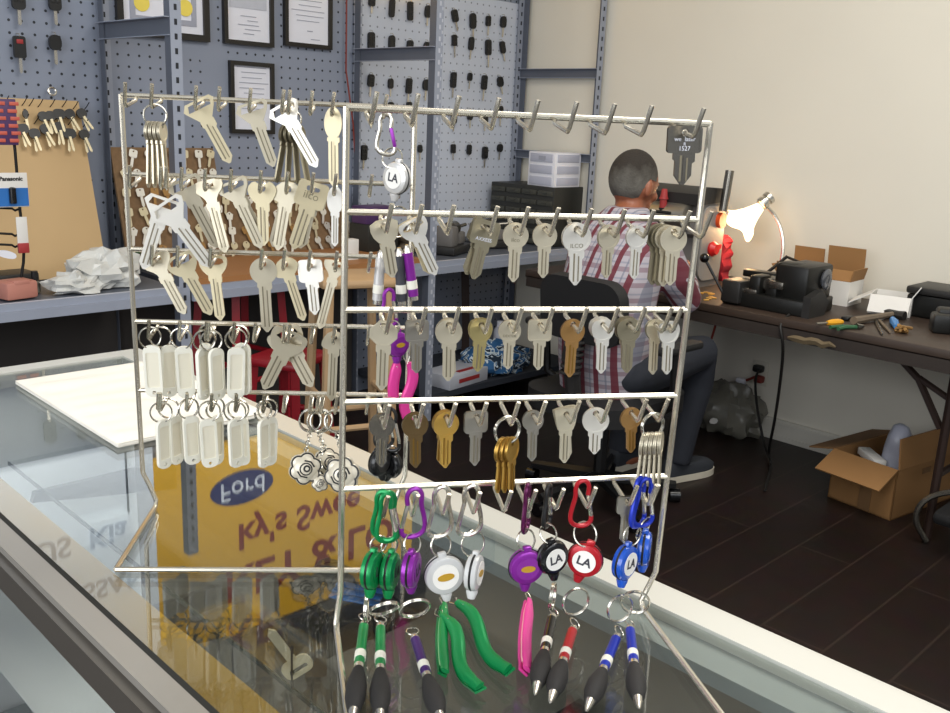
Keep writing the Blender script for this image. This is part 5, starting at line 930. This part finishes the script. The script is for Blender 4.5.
# purple
_, n3 = reel(FR, 4, 410, 415, 488, 53, 411, 569, 'purple', 'purple badge reel hanging edge-on beside the green pair', 66, -6, 8, face='LA', face_m='purple', flip=-1)
pen(lie(413.5, 634), lie(443, 726), 'purple_dark', 'dark purple pen leaning beside the green tools'); splitring((n3+lie(415, 632))/2+V(.002, 0, .002), .014, 'steel split ring above the dark purple pen', 5, 30)
# silver pair
_, n4 = reel(FR, 4, 440, 442, 486, 55, 444, 574, 'clear', 'clear badge reel with white face and gold oval', 6, -8, 12, face='gold', cm='chrome', flip=-1, R=.0185)
_, n5 = reel(FR, 4, 470, 472, 485, 54, 474, 572, 'clear', 'clear badge reel turned edge-on behind the white-faced one', 62, 14, 10, face='gold', cm='chrome', flip=-1)
opener(lie(443, 604), lie(443, 672), 'green', 'green_light', 'green folding pocket tool hanging straight, left of three green tools', .010, ph=1.5, amp=.001); opener(lie(441, 617, .012), lie(480, 688, .008), 'green', 'green_light', 'green wavy pocket tool, middle of three green tools', .0125, ph=.3); opener(lie(456, 604), lie(509, 670), 'green', 'green_light', 'green wavy pocket tool, rightmost of three green tools', .0125, ph=.3)
# front purple, black, red, blue
_, n6 = reel(FR, 4, 524, 528, 484, 52, 526, 566, 'purple', 'purple badge reel facing front with a gold oval', 4, 0, 62, face='gold', face_m='purple', cm='plum', R=.0165)
opener(lie(528, 600), lie(525, 670), 'pink', 'pink_light', 'pink pocket tool below the front purple reel', .0115, ph=1.2, amp=.001)
_, n7 = reel(FR, 4, 551, 549, 485, 45, 552, 557, 'black_gloss', 'black badge reel with white LA face', 18, -10, 55, face='LA', cm='black', R=.016)
pen(lie(553, 614), lie(535, 695), 'black_gloss', 'black pen leaning left under the black reel'); splitring((n7+lie(553, 614))/2, .0125, 'steel split ring under the black badge reel', 62)
_, n8 = reel(FR, 4, 582, 583, 480, 50, 585, 559, 'red', 'red badge reel with white LA face and red carabiner', -28, 14, 6, face='LA', R=.0165)
pen(lie(574, 626), lie(550, 703), 'red', 'red-barrelled pen leaning left under the red reel'); splitring((n8+lie(575, 624))/2, .0135, 'steel split ring under the red badge reel', 10)
_, n9 = reel(FR, 4, 641, 641, 477, 54, 625, 562, 'blue_plastic', 'translucent blue badge reel with white LA face', 38, 8, 35, face='LA', cm='blue', R=.0168)
_, n10 = reel(FR, 4, 643, 646, 478, 52, 644, 548, 'blue_plastic', 'plain translucent blue badge reel behind the blue LA one', 62, 0, 15, face='LA', face_m='blue_plastic', cm='blue', ro=.028)
pen(lie(618, 634), lie(586, 711), 'blue', 'blue pen leaning left, left of the blue pair'); pen(lie(629.5, 625), lie(639, 709), 'blue', 'blue pen standing upright, right of the blue pair')
splitring((n9+lie(620, 632))/2, .0135, 'steel split ring above the left blue pen', 12); splitring((n10+lie(629.5, 625))/2+V(0, 0, -.006), .0135, 'steel split ring above the right blue pen', -18, 15)
# far rack: silver and purple reel, pens, purple carabiner with pink tools, black fob
_, n11 = reel(BR, 0, 384, 386, 114, 40, 397, 178, 'silver_plastic', 'purple and silver badge reel on the top rail of far rack', -42, 8, -8, face='LA', cm='chrome', gate='purple', R=.0172)
for i, (a, bb, mt, lb_) in enumerate((((381, 252), (377, 304), 'silver_plastic', 'white-barrelled pen hanging under the purple and silver reel'), ((399, 250), (402, 305), 'ink', 'dark grey pen hanging between the white and purple pens'), ((407, 247), (414, 300), 'purple_dark', 'purple pen hanging behind the bright slotted key'))):
    pa, pb = BR.at(*a, .02), BR.at(*bb, .02); L_ = (pa-pb).length; r = thing('pen', lb_, 'pen', alongf(pa, pb, V(-.5, -.8, 0))); mm = mt if i != 2 else 'purple'
    q = lambda l: [(rr, -z*L_) for rr, z in l]
    for nm, pr, m_ in (('end_cap', [(.002, -.04), (.004, .02), (.005, .1)], 'chrome'), ('barrel', [(.0055, .1), (.0058, .62)], mm), ('printed_band', [(.0062, .62), (.0062, .78)], 'tag'), ('lower_barrel', [(.0058, .78), (.0058, .92)], mm), ('collar', [(.005, .92), (.005, 1.0)], 'chrome')):
        obj(nm, MB().lathe(q(list(reversed(pr)))), m_, r)
splitring(BR.at(398, 222, .02), .017, 'larger steel split ring under the purple and silver reel', 30)
_, n12 = reel(BR, 2, 390, 389, 289, 38, 397, 344, 'purple', 'purple badge reel on the third rail behind the diamond key', 40, 0, 30, face='gold', face_m='purple', R=.0145)
opener(BR.at(396, 362, .03), BR.at(393, 402, .03), 'pink', 'pink_light', 'pink pocket tool on the far rack, left of two', .0125, V(-.5, -.8, 0), 1.2, amp=.001); opener(BR.at(407, 363, .03), BR.at(411, 424, .03), 'pink', 'pink_light', 'pink wavy pocket tool on the far rack, right of two', .0125, V(-.5, -.8, 0), .4)
_, n13 = reel(BR, 4, 384, 384, 405, 45, 380, 462, 'black_gloss', 'black badge reel hanging behind the round dark grey key', 50, -14, 30, face='LA', face_m='black', cm='black'); reel(BR, 4, 388, 390, 408, 45, 391, 464, 'black_gloss', 'second black badge reel behind the grey key, tilted right', -50, 20, -20, face='LA', face_m='black', cm='black', ro=.03)
FR.build(); BR.build()
# ================================================================== LIGHT
w = bpy.data.worlds.new('world'); bpy.context.scene.world = w; w.use_nodes = True; bg = w.node_tree.nodes['Background']; bg.inputs[0].default_value = (.90, .94, 1, 1); bg.inputs[1].default_value = .32
def area(name, loc, aim, sx, sy, e, col):
    l = bpy.data.lights.new(name, 'AREA'); l.shape = 'RECTANGLE'; l.size = sx; l.size_y = sy; l.energy = e; l.color = col; o = bpy.data.objects.new(name, l); COL.objects.link(o); o.location = loc; o.rotation_euler = (Vector(aim)-Vector(loc)).to_track_quat('-Z', 'Y').to_euler()
area('storefront_daylight', (-2.4, .6, 1.9), (2, 1.8, 1.0), 3.2, 2.2, 95, (.93, .96, 1))
area('storefront_daylight', (.2, -2.2, 2.5), (2, 2.0, 1.2), 3.0, 1.4, 45, (.93, .96, 1))
area('ceiling_light', (1.9, .7, 3.2), (1.9, .7, 0), 1.6, 1.6, 78, (1, .965, .90))
sc = bpy.context.scene; sc.view_settings.view_transform = 'Standard'; sc.view_settings.look = 'None'; sc.view_settings.exposure = .1; sc.view_settings.gamma = 1
